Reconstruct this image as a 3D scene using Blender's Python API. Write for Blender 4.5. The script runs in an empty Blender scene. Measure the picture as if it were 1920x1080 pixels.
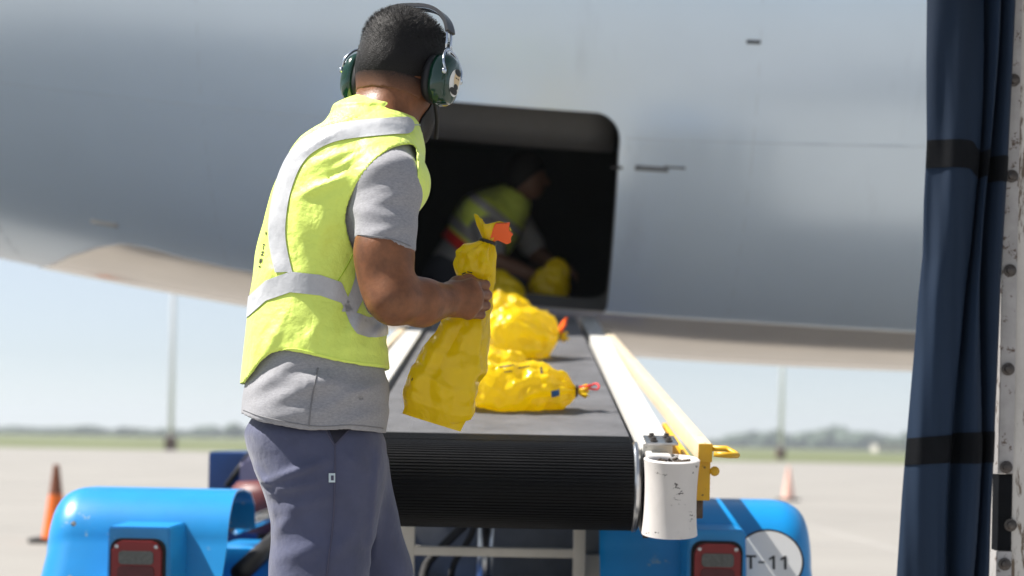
import bpy, bmesh, math, random
import numpy as np
from mathutils import Vector, Matrix
from mathutils.bvhtree import BVHTree

random.seed(7); rng = np.random.RandomState(7)
scn = bpy.context.scene
col = scn.collection

# ------------------------------------------------------------------ camera
F = 2970.0                    # focal length in photograph pixels (1920 wide)
PX, PY = 960.0, 826.0         # principal point / horizon
EYE = 0.9
ROLL = math.radians(1.1)
CR, SR = math.cos(ROLL), math.sin(ROLL)

def at(px, py, Y):
    u = (px - PX) / F; v = (PY - py) / F
    return Vector(((u * CR - v * SR) * Y, Y, EYE + (u * SR + v * CR) * Y))
def to_px(P):
    P = np.asarray(P); Y = P[..., 1]
    x = P[..., 0] / Y; z = (P[..., 2] - EYE) / Y
    u = x * CR + z * SR; v = -x * SR + z * CR
    return PX + F * u, PY - F * v

cd = bpy.data.cameras.new('camera'); cam = bpy.data.objects.new('camera', cd); col.objects.link(cam)
cd.sensor_fit = 'HORIZONTAL'; cd.sensor_width = 36.0
cd.lens = F / 1920 * 36.0
cd.shift_y = (PY - 540) / 1920
cd.clip_start = 0.05; cd.clip_end = 20000
Rv = Vector((CR, 0, SR)); Uv = Vector((-SR, 0, CR)); Bv = Vector((0, -1, 0))
m = Matrix.Identity(4)
for i, v in enumerate((Rv, Uv, Bv)):
    for j in range(3): m[j][i] = v[j]
m[2][3] = EYE
cam.matrix_world = m
cd.dof.use_dof = True; cd.dof.focus_distance = 3.02; cd.dof.aperture_fstop = 2.8
scn.camera = cam

# ------------------------------------------------------------------ light
TOSUN = Vector((-0.58, 0.06, 0.80)).normalized()
w = bpy.data.worlds.new('World'); scn.world = w; w.use_nodes = True
nt = w.node_tree
bg = nt.nodes['Background']
sky = nt.nodes.new('ShaderNodeTexSky'); sky.sky_type = 'NISHITA'; sky.sun_disc = False
sky.sun_elevation = math.asin(TOSUN.z); sky.sun_rotation = math.atan2(TOSUN.x, TOSUN.y)
sky.air_density = 1.0; sky.dust_density = 0.0; sky.ozone_density = 5.0
tint = nt.nodes.new('ShaderNodeMix'); tint.data_type = 'RGBA'; tint.blend_type = 'MULTIPLY'; tint.inputs[0].default_value = 1
tint.inputs[7].default_value = (0.90, 0.955, 1.02, 1)      # the photograph's cool white balance
hs_ = nt.nodes.new('ShaderNodeHueSaturation'); hs_.inputs['Saturation'].default_value = 0.34; hs_.inputs['Value'].default_value = 1.0
nt.links.new(sky.outputs[0], hs_.inputs['Color']); nt.links.new(hs_.outputs[0], tint.inputs[6]); nt.links.new(tint.outputs[2], bg.inputs[0]); bg.inputs[1].default_value = 0.064
sd = bpy.data.lights.new('sun', 'SUN'); sd.energy = 4.8; sd.angle = math.radians(0.5); sd.color = (1, 0.95, 0.88)
so = bpy.data.objects.new('sun', sd); col.objects.link(so)
so.rotation_euler = TOSUN.to_track_quat('Z', 'Y').to_euler(); so.location = (-8, 4, 20)
scn.view_settings.view_transform = 'Standard'; scn.view_settings.look = 'None'
scn.view_settings.exposure = 0.98; scn.view_settings.gamma = 1.0
scn.render.engine = 'CYCLES'

# ------------------------------------------------------------------ materials
def mat(name, colr, rough=0.6, metal=0.0, noise=None, noise_scale=20, bump=0.0, bump_scale=60, spec=None,
        coat=0.0, sss=0.0, trans=0.0, sheen=0.0, col2=None, detail=6, bump_dist=0.01, rough_var=0.0, stretch=None):
    m = bpy.data.materials.new(name); m.use_nodes = True
    n = m.node_tree.nodes; l = m.node_tree.links; b = n['Principled BSDF']
    b.inputs['Base Color'].default_value = (*colr, 1); b.inputs['Roughness'].default_value = rough
    b.inputs['Metallic'].default_value = metal
    if spec is not None: b.inputs['Specular IOR Level'].default_value = spec
    if coat: b.inputs['Coat Weight'].default_value = coat; b.inputs['Coat Roughness'].default_value = 0.08
    if sss:
        b.inputs['Subsurface Weight'].default_value = sss; b.inputs['Subsurface Radius'].default_value = (0.012, 0.005, 0.003)
        b.inputs['Subsurface Scale'].default_value = 0.6
    if trans: b.inputs['Transmission Weight'].default_value = trans
    if sheen: b.inputs['Sheen Weight'].default_value = sheen; b.inputs['Sheen Roughness'].default_value = 0.5
    tc = n.new('ShaderNodeTexCoord')
    vec = tc.outputs['Object']
    if stretch:
        mp = n.new('ShaderNodeMapping'); mp.inputs['Scale'].default_value = stretch; l.new(vec, mp.inputs[0]); vec = mp.outputs[0]
    if noise or col2:
        t = n.new('ShaderNodeTexNoise'); t.inputs['Scale'].default_value = noise_scale; t.inputs['Detail'].default_value = detail
        t.inputs['Roughness'].default_value = 0.65
        l.new(vec, t.inputs['Vector'])
        r = n.new('ShaderNodeValToRGB'); l.new(t.outputs['Fac'], r.inputs[0])
        k = noise or 0
        c2 = col2 or tuple(c * (1 - k) for c in colr)
        c1 = tuple(min(1, c * (1 + k * 0.5)) for c in colr) if not col2 else colr
        r.color_ramp.elements[0].position = 0.32; r.color_ramp.elements[1].position = 0.68
        r.color_ramp.elements[0].color = (*c2, 1); r.color_ramp.elements[1].color = (*c1, 1)
        l.new(r.outputs[0], b.inputs['Base Color'])
        if rough_var:
            mr = n.new('ShaderNodeMapRange'); mr.inputs[3].default_value = rough - rough_var; mr.inputs[4].default_value = rough + rough_var
            l.new(t.outputs['Fac'], mr.inputs[0]); l.new(mr.outputs[0], b.inputs['Roughness'])
    if bump:
        t2 = n.new('ShaderNodeTexNoise'); t2.inputs['Scale'].default_value = bump_scale; t2.inputs['Detail'].default_value = 5
        l.new(vec, t2.inputs['Vector'])
        bp = n.new('ShaderNodeBump'); bp.inputs['Strength'].default_value = bump; bp.inputs['Distance'].default_value = bump_dist
        l.new(t2.outputs['Fac'], bp.inputs['Height']); l.new(bp.outputs[0], b.inputs['Normal'])
    return m

def weave(m, scale=900, strength=0.25, dist=0.001):
    """woven-cloth relief on top of a material"""
    n = m.node_tree.nodes; l = m.node_tree.links; b = n['Principled BSDF']
    tc = n.new('ShaderNodeTexCoord')
    v = n.new('ShaderNodeTexNoise'); v.inputs['Scale'].default_value = scale; v.inputs['Detail'].default_value = 2
    l.new(tc.outputs['Object'], v.inputs['Vector'])
    bp = n.new('ShaderNodeBump'); bp.inputs['Strength'].default_value = strength; bp.inputs['Distance'].default_value = dist
    l.new(v.outputs['Fac'], bp.inputs['Height'])
    if b.inputs['Normal'].links: l.new(b.inputs['Normal'].links[0].from_socket, bp.inputs['Normal'])
    l.new(bp.outputs[0], b.inputs['Normal'])
    return m

def worn(m, chip_col, amount=0.62, scale=30, sharp=0.02, stretch=(1, 1, 1)):
    """chips and scratches of another colour with hard edges"""
    n = m.node_tree.nodes; l = m.node_tree.links; b = n['Principled BSDF']
    tc = n.new('ShaderNodeTexCoord'); mp = n.new('ShaderNodeMapping'); mp.inputs['Scale'].default_value = stretch
    l.new(tc.outputs['Object'], mp.inputs[0])
    t = n.new('ShaderNodeTexNoise'); t.inputs['Scale'].default_value = scale; t.inputs['Detail'].default_value = 8; t.inputs['Roughness'].default_value = 0.7
    l.new(mp.outputs[0], t.inputs['Vector'])
    r = n.new('ShaderNodeValToRGB'); r.color_ramp.elements[0].position = amount; r.color_ramp.elements[1].position = amount + sharp
    r.color_ramp.elements[0].color = (0, 0, 0, 1); r.color_ramp.elements[1].color = (1, 1, 1, 1)
    l.new(t.outputs['Fac'], r.inputs[0])
    mx = n.new('ShaderNodeMix'); mx.data_type = 'RGBA'
    l.new(r.outputs[0], mx.inputs[0])
    if b.inputs['Base Color'].links: l.new(b.inputs['Base Color'].links[0].from_socket, mx.inputs[6])
    else: mx.inputs[6].default_value = b.inputs['Base Color'].default_value
    mx.inputs[7].default_value = (*chip_col, 1)
    l.new(mx.outputs[2], b.inputs['Base Color'])
    return m

M = {}
M['skin'] = mat('skin', (0.22, 0.086, 0.036), 0.45, noise=0.34, noise_scale=34, bump=0.4, bump_scale=200, sss=0.12, bump_dist=0.0015, spec=0.4)
M['hair'] = mat('hair', (0.006, 0.005, 0.005), 0.55, spec=0.25, bump=0.6, bump_scale=420, bump_dist=0.003)
M['vest'] = weave(mat('vest', (0.80, 0.98, 0.17), 0.5, noise=0.06, noise_scale=8, bump=0.6, bump_scale=26, bump_dist=0.012, sheen=0.15), 1400, 0.3)
M['tape'] = mat('tape', (0.50, 0.51, 0.53), 0.38, noise=0.12, noise_scale=40, bump=0.55, bump_scale=42, bump_dist=0.004)
M['print'] = mat('print', (0.02, 0.02, 0.02), 0.6)
M['shirt'] = weave(mat('shirt', (0.32, 0.32, 0.345), 0.85, noise=0.22, noise_scale=160, bump=0.25, bump_scale=30, bump_dist=0.006, sheen=0.2, stretch=(1, 1, 2.5)), 1500, 0.35)
M['pants'] = weave(mat('pants', (0.064, 0.073, 0.140), 0.8, noise=0.18, noise_scale=14, bump=0.5, bump_scale=20, bump_dist=0.010, sheen=0.25), 1300, 0.3)
M['seam'] = mat('seam', (0.07, 0.07, 0.12), 0.8)
M['pocket'] = mat('pocket', (0.02, 0.02, 0.035), 0.9)
M['tag'] = mat('tag', (0.55, 0.66, 0.72), 0.6)
M['shoe'] = mat('shoe', (0.02, 0.02, 0.022), 0.5, bump=0.2)
M['cup'] = mat('cup', (0.002, 0.034, 0.020), 0.16, coat=0.6)
M['cushion'] = mat('cushion', (0.008, 0.008, 0.010), 0.55, bump=0.3, bump_scale=120, bump_dist=0.002)
M['chrome'] = mat('chrome', (0.6, 0.65, 0.72), 0.2, metal=1)
M['band'] = mat('band', (0.012, 0.014, 0.02), 0.35)
M['white_print'] = mat('white_print', (0.8, 0.8, 0.78), 0.4)
M['cream_print'] = mat('cream_print', (0.72, 0.55, 0.33), 0.4)
M['eye'] = mat('eye', (0.7, 0.68, 0.65), 0.2)

M['bag'] = mat('bag', (0.96, 0.70, 0.006), 0.18, coat=0.3, noise=0.08, noise_scale=14, bump=0.5, bump_scale=38, bump_dist=0.007, spec=0.5)
def translucent(m, k=0.3):
    n = m.node_tree.nodes; l = m.node_tree.links; b = n['Principled BSDF']; t = n.new('ShaderNodeBsdfTranslucent'); mx = n.new('ShaderNodeMixShader')
    src = b.inputs['Base Color'].links[0].from_socket if b.inputs['Base Color'].links else None
    t.inputs[0].default_value = (1.0, 0.84, 0.02, 1)
    mx.inputs[0].default_value = k; l.new(b.outputs[0], mx.inputs[1]); l.new(t.outputs[0], mx.inputs[2]); l.new(mx.outputs[0], n['Material Output'].inputs[0])
def ridged(m, layers):
    """sharp film creases: folded noise as relief"""
    n = m.node_tree.nodes; l = m.node_tree.links; b = n['Principled BSDF']; tc = n.new('ShaderNodeTexCoord')
    prev = b.inputs['Normal'].links[0].from_socket if b.inputs['Normal'].links else None
    for sc, st, ds in layers:
        t = n.new('ShaderNodeTexNoise'); t.inputs['Scale'].default_value = sc; t.inputs['Detail'].default_value = 2; t.inputs['Distortion'].default_value = 0.6
        l.new(tc.outputs['Object'], t.inputs['Vector'])
        s = n.new('ShaderNodeMath'); s.operation = 'SUBTRACT'; s.inputs[1].default_value = .5; l.new(t.outputs['Fac'], s.inputs[0])
        a = n.new('ShaderNodeMath'); a.operation = 'ABSOLUTE'; l.new(s.outputs[0], a.inputs[0])
        bp = n.new('ShaderNodeBump'); bp.inputs['Strength'].default_value = st; bp.inputs['Distance'].default_value = ds; l.new(a.outputs[0], bp.inputs['Height'])
        if prev: l.new(prev, bp.inputs['Normal'])
        prev = bp.outputs[0]
    l.new(prev, b.inputs['Normal'])
ridged(M['bag'], ((8, 0.65, 0.04), (26, 0.22, 0.008)))
ridged(M['vest'], ((7, 0.5, 0.03), (19, 0.35, 0.012)))
translucent(M['bag'], 0.45)
M['fade'] = mat('fade', (0.075, 0.042, 0.028), 0.55, col2=(0.012, 0.008, 0.007), noise_scale=420, detail=2, spec=0.3)
M['orange'] = mat('orange', (0.9, 0.12, 0.012), 0.35)
M['red'] = mat('red', (0.75, 0.03, 0.03), 0.3)
M['bluelogo'] = mat('bluelogo', (0.02, 0.12, 0.35), 0.4)

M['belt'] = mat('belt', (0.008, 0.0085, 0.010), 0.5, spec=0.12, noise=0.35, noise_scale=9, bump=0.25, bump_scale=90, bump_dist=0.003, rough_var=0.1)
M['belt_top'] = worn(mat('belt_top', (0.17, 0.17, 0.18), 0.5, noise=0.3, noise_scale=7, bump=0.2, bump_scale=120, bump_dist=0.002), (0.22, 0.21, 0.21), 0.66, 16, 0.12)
M['white'] = worn(mat('white', (0.70, 0.69, 0.66), 0.42, noise=0.07, noise_scale=9, bump=0.08, bump_scale=70, bump_dist=0.003), (0.20, 0.16, 0.14), 0.64, 22, 0.02)
M['bumper'] = worn(mat('bumper', (0.70, 0.67, 0.65), 0.5, noise=0.05, noise_scale=18, bump=0.12, bump_scale=40, bump_dist=0.004), (0.05, 0.045, 0.042), 0.615, 24, 0.015, (1, 1, 2.2))
M['yellow'] = worn(mat('yellow', (0.70, 0.40, 0.015), 0.4, noise=0.12, noise_scale=14, bump=0.1, bump_scale=60, bump_dist=0.003), (0.05, 0.035, 0.02), 0.63, 36, 0.02)
M['yellowfade'] = worn(mat('yellowfade', (0.66, 0.55, 0.40), 0.55, noise=0.14, noise_scale=9), (0.30, 0.2, 0.1), 0.62, 30, 0.03)
M['cream'] = worn(mat('cream', (0.62, 0.58, 0.51), 0.5, noise=0.1, noise_scale=10), (0.15, 0.1, 0.07), 0.72, 22, 0.03)
M['steel'] = mat('steel', (0.55, 0.56, 0.58), 0.28, metal=1, noise=0.2, noise_scale=40)
M['greybox'] = mat('greybox', (0.17, 0.175, 0.18), 0.5, noise=0.25, noise_scale=8)
M['dark'] = mat('dark', (0.018, 0.018, 0.02), 0.5, noise=0.3, noise_scale=20)
M['dirt'] = mat('dirt', (0.10, 0.075, 0.055), 0.9, noise=0.5, noise_scale=120, bump=0.8, bump_scale=200)
M['rustblock'] = mat('rustblock', (0.12, 0.085, 0.06), 0.7, noise=0.5, noise_scale=60, bump=0.5, bump_scale=90)
M['blue'] = worn(mat('blue', (0.002, 0.25, 0.62), 0.36, noise=0.10, noise_scale=6, coat=0.25, bump=0.05, bump_scale=12, bump_dist=0.01), (0.20, 0.36, 0.5), 0.635, 14, 0.03)
M['navyblue'] = mat('navyblue', (0.006, 0.055, 0.22), 0.3, noise=0.15, noise_scale=8)
M['lens_red'] = mat('lens_red', (0.09, 0.010, 0.014), 0.4, noise=0.2, noise_scale=60)
M['lens_rim'] = mat('lens_rim', (0.22, 0.012, 0.014), 0.4)
M['lens_clear'] = mat('lens_clear', (0.11, 0.115, 0.11), 0.4, noise=0.35, noise_scale=90)
M['rubber'] = mat('rubber', (0.012, 0.012, 0.013), 0.75, bump=0.3)
M['maroon'] = mat('maroon', (0.12, 0.02, 0.022), 0.5)
M['lilac'] = mat('lilac', (0.28, 0.27, 0.40), 0.6)
M['sign'] = mat('sign', (0.78, 0.78, 0.77), 0.4)

M['cloth'] = weave(mat('cloth', (0.011, 0.024, 0.050), 0.7, spec=0.2, noise=0.25, noise_scale=5, bump=0.3, bump_scale=14, bump_dist=0.01, stretch=(1, 1, 0.25)), 700, 0.25)
M['strap'] = weave(mat('strap', (0.005, 0.006, 0.008), 0.7, spec=0.1, noise=0.3, noise_scale=30), 500, 0.4, 0.002)
M['post'] = worn(mat('post', (0.55, 0.53, 0.50), 0.5, noise=0.15, noise_scale=8, bump=0.2, bump_scale=50), (0.13, 0.095, 0.065), 0.545, 40, 0.05, (1.6, 1.6, 0.3))
M['plate'] = worn(mat('plate', (0.36, 0.35, 0.35), 0.5, noise=0.2, noise_scale=20), (0.09, 0.06, 0.045), 0.58, 60, 0.03)
M['bolt'] = mat('bolt', (0.09, 0.08, 0.075), 0.45, metal=0.7, noise=0.4, noise_scale=200)

M['fuselage'] = worn(mat('fuselage', (0.70, 0.81, 0.92), 0.30, metal=0.35, noise=0.04, noise_scale=1.2, coat=0.15, spec=0.8, bump=0.02, bump_scale=1.6, bump_dist=0.05), (0.57, 0.65, 0.74), 0.60, 1.3, 0.2, (1.2, .6, .25))
M['beige_belly'] = worn(mat('beige_belly', (0.88, 0.80, 0.72), 0.14, metal=0.5, noise=0.06, noise_scale=2.5, spec=0.8), (0.74, 0.60, 0.47), 0.62, 2.0, 0.1, (1, .4, 3))
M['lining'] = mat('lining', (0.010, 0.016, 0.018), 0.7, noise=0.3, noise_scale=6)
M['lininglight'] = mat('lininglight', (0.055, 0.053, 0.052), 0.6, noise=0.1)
M['stain'] = mat('stain', (0.16, 0.17, 0.18), 0.5)
M['chip'] = mat('chip', (0.62, 0.61, 0.58), 0.5)
M['concrete'] = mat('concrete', (0.278, 0.264, 0.243), 0.85, noise=0.10, noise_scale=0.35, bump=0.15, bump_scale=30)
M['grass'] = mat('grass', (0.13, 0.15, 0.055), 0.9, noise=0.3, noise_scale=0.08, detail=8)
M['foliage'] = mat('foliage', (0.055, 0.085, 0.055), 0.8, noise=0.4, noise_scale=0.3)
M['galv'] = mat('galv', (0.86, 0.88, 0.90), 0.5, noise=0.04)
M['mastbase'] = mat('mastbase', (0.16, 0.09, 0.07), 0.7)
M['cone'] = mat('cone', (0.85, 0.17, 0.015), 0.5, noise=0.12)
M['conedirty'] = mat('conedirty', (0.22, 0.07, 0.03), 0.6, noise=0.3)
M['conepale'] = mat('conepale', (0.85, 0.52, 0.42), 0.6)
M['paleblock'] = mat('paleblock', (0.55, 0.55, 0.55), 0.7)
M['skin2'] = mat('skin2', (0.20, 0.10, 0.065), 0.5)
M['navy2'] = mat('navy2', (0.035, 0.04, 0.06), 0.8)

# ------------------------------------------------------------------ object helpers
def obj(name, verts, faces, material, parent=None, smooth=False, mats=None, midx=None):
    me = bpy.data.meshes.new(name); me.from_pydata([tuple(map(float, v)) for v in verts], [], [tuple(map(int, f)) for f in faces])
    return obj_me(name, me, material, parent, smooth)
def obj_me(name, me, material, parent=None, smooth=False):
    me.materials.clear(); me.materials.append(M[material] if isinstance(material, str) else material)
    if smooth: me.polygons.foreach_set('use_smooth', [True] * len(me.polygons))
    o = bpy.data.objects.new(name, me); col.objects.link(o)
    if parent is not None:
        o.parent = parent; o.matrix_parent_inverse = parent.matrix_world.inverted()
    return o
def obj_np(name, V, Q, material, parent=None, smooth=True):
    me = bpy.data.meshes.new(name)
    me.vertices.add(len(V)); me.vertices.foreach_set('co', np.asarray(V, np.float32).ravel())
    n = len(Q); k = Q.shape[1]
    me.loops.add(n * k); me.loops.foreach_set('vertex_index', np.asarray(Q, np.int32).ravel())
    me.polygons.add(n); me.polygons.foreach_set('loop_start', np.arange(0, n * k, k, dtype=np.int32))
    me.polygons.foreach_set('loop_total', np.full(n, k, np.int32))
    me.update(calc_edges=True); me.validate()
    return obj_me(name, me, material, parent, smooth)
def tag(o, label, cat, group=None):
    o['label'] = label; o['category'] = cat
    if group: o['group'] = group
    return o
def thing(name, label, cat, loc=(0, 0, 0), group=None):
    o = bpy.data.objects.new(name, None); col.objects.link(o); o.location = loc; o.empty_display_size = 0.2
    o.matrix_world = Matrix.Translation(loc)
    return tag(o, label, cat, group)
def struct(o): o['kind'] = 'structure'; return o

class MB:
    """collects shapes for ONE mesh"""
    def __init__(s): s.bm = bmesh.new()
    def add(s, verts, faces):
        vs = [s.bm.verts.new(v) for v in verts]
        for f in faces:
            try: s.bm.faces.new([vs[i] for i in f])
            except ValueError: pass
        return s
    def box(s, lo, hi, bevel=0.0, mtx=None):
        t = bmesh.new()
        bmesh.ops.create_cube(t, size=1)
        c = [(a + b) / 2 for a, b in zip(lo, hi)]; d = [abs(b - a) for a, b in zip(lo, hi)]
        for v in t.verts: v.co = Vector((v.co.x * d[0] + c[0], v.co.y * d[1] + c[1], v.co.z * d[2] + c[2]))
        if bevel: bmesh.ops.bevel(t, geom=t.edges[:], offset=bevel, segments=2, affect='EDGES', profile=0.7)
        if mtx is not None: t.transform(mtx)
        s._merge(t); return s
    def beam(s, a, b, wd, ht, bevel=0.0, up=Vector((0, 0, 1))):
        a = Vector(a); b = Vector(b); y = (b - a); L = y.length; y.normalize()
        x = y.cross(up).normalized(); z = x.cross(y)
        m = Matrix.Identity(4)
        for i, v in enumerate((x, y, z)):
            for j in range(3): m[j][i] = v[j]
        m.translation = a
        return s.box((-wd / 2, 0, -ht / 2), (wd / 2, L, ht / 2), bevel, m)
    def tube(s, pts, r, n=10, cap=True):
        pts = [Vector(p) for p in pts]; rs = r if isinstance(r, (list, tuple)) else [r] * len(pts)
        rings = []; prev = None
        for i, p in enumerate(pts):
            t = (pts[min(i + 1, len(pts) - 1)] - pts[max(i - 1, 0)]).normalized()
            a = prev if prev is not None else (Vector((0, 0, 1)) if abs(t.z) < .9 else Vector((1, 0, 0)))
            x = (a - t * a.dot(t)).normalized(); prev = x; y = t.cross(x)
            rings.append([s.bm.verts.new(p + x * math.cos(2 * math.pi * k / n) * rs[i] + y * math.sin(2 * math.pi * k / n) * rs[i]) for k in range(n)])
        for a, b in zip(rings, rings[1:]):
            for k in range(n): s.bm.faces.new((a[k], a[(k + 1) % n], b[(k + 1) % n], b[k]))
        if cap: s.bm.faces.new(rings[0][::-1]); s.bm.faces.new(rings[-1])
        return s
    def lathe(s, prof, n=32, mtx=None, closed=False):
        t = bmesh.new(); rings = []
        for (r, z) in prof:
            rings.append([t.verts.new((r * math.cos(2 * math.pi * k / n), r * math.sin(2 * math.pi * k / n), z)) for k in range(n)])
        for a, b in zip(rings, rings[1:]):
            for k in range(n): t.faces.new((a[k], a[(k + 1) % n], b[(k + 1) % n], b[k]))
        t.faces.new(rings[0][::-1]); t.faces.new(rings[-1])
        if mtx is not None: t.transform(mtx)
        s._merge(t); return s
    def prism(s, poly, d, mtx=None, bevel=0.0):
        """poly in local xy extruded by d along z"""
        t = bmesh.new()
        a = [t.verts.new((x, y, 0)) for x, y in poly]; b = [t.verts.new((x, y, d)) for x, y in poly]
        n = len(poly)
        t.faces.new(a[::-1]); t.faces.new(b)
        for i in range(n): t.faces.new((a[i], a[(i + 1) % n], b[(i + 1) % n], b[i]))
        if bevel: bmesh.ops.bevel(t, geom=t.edges[:], offset=bevel, segments=2, affect='EDGES')
        if mtx is not None: t.transform(mtx)
        s._merge(t); return s
    def _merge(s, t):
        vm = {v: s.bm.verts.new(v.co) for v in t.verts}
        for f in t.faces: s.bm.faces.new([vm[v] for v in f.verts])
        t.free()
    def build(s, name, material, parent=None, smooth=False, auto=None):
        bmesh.ops.recalc_face_normals(s.bm, faces=s.bm.faces[:])
        me = bpy.data.meshes.new(name); s.bm.to_mesh(me); s.bm.free()
        o = obj_me(name, me, material, parent, smooth or bool(auto))
        if auto:
            me.set_sharp_from_angle(angle=math.radians(auto))
        return o
def frame_mtx(o, x, y, z):
    m = Matrix.Identity(4)
    for i, v in enumerate((x, y, z)):
        for j in range(3): m[j][i] = v[j]
    m.translation = o
    return m
def rrect(w, h, r, n=6, cx=0, cy=0):
    out = []
    for (sx, sy, a0) in ((1, 1, 0), (-1, 1, 90), (-1, -1, 180), (1, -1, 270)):
        for k in range(n + 1):
            a = math.radians(a0 + 90 * k / n)
            out.append((cx + sx * (w / 2 - r) + r * math.cos(a), cy + sy * (h / 2 - r) + r * math.sin(a)))
    return out
def copy_tree(o, parent=None):
    c = o.copy(); col.objects.link(c); c.parent = parent
    if parent is not None: c.matrix_parent_inverse = o.matrix_parent_inverse.copy()
    for ch in list(o.children): copy_tree(ch, c)
    return c

# ------------------------------------------------------------------ implicit surfaces (numpy surface nets)
def smin(a, b, k):
    h = np.maximum(k - np.abs(a - b), 0) / k
    return np.minimum(a, b) - h * h * k * 0.25
class RCone:
    def __init__(s, a, b, ra, rb, flat=None, fs=1.0):
        s.a = np.array(a, np.float32); s.b = np.array(b, np.float32); s.ra, s.rb = ra, rb
        s.flat = None if flat is None else np.array(Vector(flat).normalized(), np.float32); s.fs = fs
    def d(s, P):
        ab = s.b - s.a; q = P - s.a
        t = np.clip(q @ ab / max(float(ab @ ab), 1e-9), 0, 1)
        v = q - t[..., None] * ab
        if s.flat is not None:
            c = v @ s.flat; v = v + (c * (s.fs - 1))[..., None] * s.flat
        L = np.sqrt((v * v).sum(-1)) - (s.ra + (s.rb - s.ra) * t)
        return L / (s.fs if s.flat is not None and s.fs > 1 else 1) if False else L
class Ellip:
    def __init__(s, c, r, axes=None):
        s.c = np.array(c, np.float32); s.r = np.array(r, np.float32)
        s.A = np.eye(3, dtype=np.float32) if axes is None else np.array([list(v) for v in axes], np.float32)
    def d(s, P):
        q = (P - s.c) @ s.A.T
        k0 = np.sqrt(((q / s.r) ** 2).sum(-1)); k1 = np.sqrt(((q / (s.r ** 2)) ** 2).sum(-1)) + 1e-9
        return k0 * (k0 - 1) / k1
class Loft:
    """stack of ellipses over z: rows (z, cx, cy, a, b); lateral axis r, facing axis f"""
    def __init__(s, rows, r, f, e=2.0):
        rows = sorted(rows); s.T = np.array(rows, np.float32); s.r = np.array(r[:2], np.float32); s.f = np.array(f[:2], np.float32); s.e = e
    def d(s, P):
        z = P[..., 2]; T = s.T
        # smooth interpolation (Catmull-Rom through np.interp on a dense table)
        if not hasattr(s, 'D'):
            zz = np.linspace(T[0, 0], T[-1, 0], 200)
            cols = [zz]
            for j in range(1, 5):
                y = np.interp(zz, T[:, 0], T[:, j]); k = np.ones(15) / 15
                yp = np.pad(y, 7, mode='reflect', reflect_type='odd'); cols.append(np.convolve(yp, k, 'valid'))
            s.D = cols
        g = lambda j: np.interp(z, s.D[0], s.D[j])
        qx = P[..., 0] - g(1); qy = P[..., 1] - g(2)
        u = (qx * s.r[0] + qy * s.r[1]) / g(3); v = (qx * s.f[0] + qy * s.f[1]) / g(4)
        e = s.e
        k0 = (np.abs(u) ** e + np.abs(v) ** e) ** (1 / e) + 1e-6
        k1 = np.sqrt((u / g(3)) ** 2 + (v / g(4)) ** 2) / np.sqrt(u * u + v * v + 1e-9)
        d = (k0 - 1) / (k1 + 1e-6)
        d = np.clip(d, -0.3, 2)
        return np.maximum(d, np.maximum(z - T[-1, 0], T[0, 0] - z))
class Union:
    def __init__(s, prims): s.p = prims          # list of (prim, k)
    def d(s, P):
        flat = P.reshape(-1, 3); c = flat.mean(0); r = np.sqrt(((flat - c) ** 2).sum(-1).max())
        ds = [float(p.d(c[None])[0]) for p, k in s.p]; mn = min(ds)
        out = None
        for (p, k), dc in zip(s.p, ds):
            if dc > mn + 2.3 * r + k + 0.01: continue
            d = p.d(P)
            out = d if out is None else smin(out, d, max(k, 1e-4))
        return out
class Fn:
    def __init__(s, f): s.d = f

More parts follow.
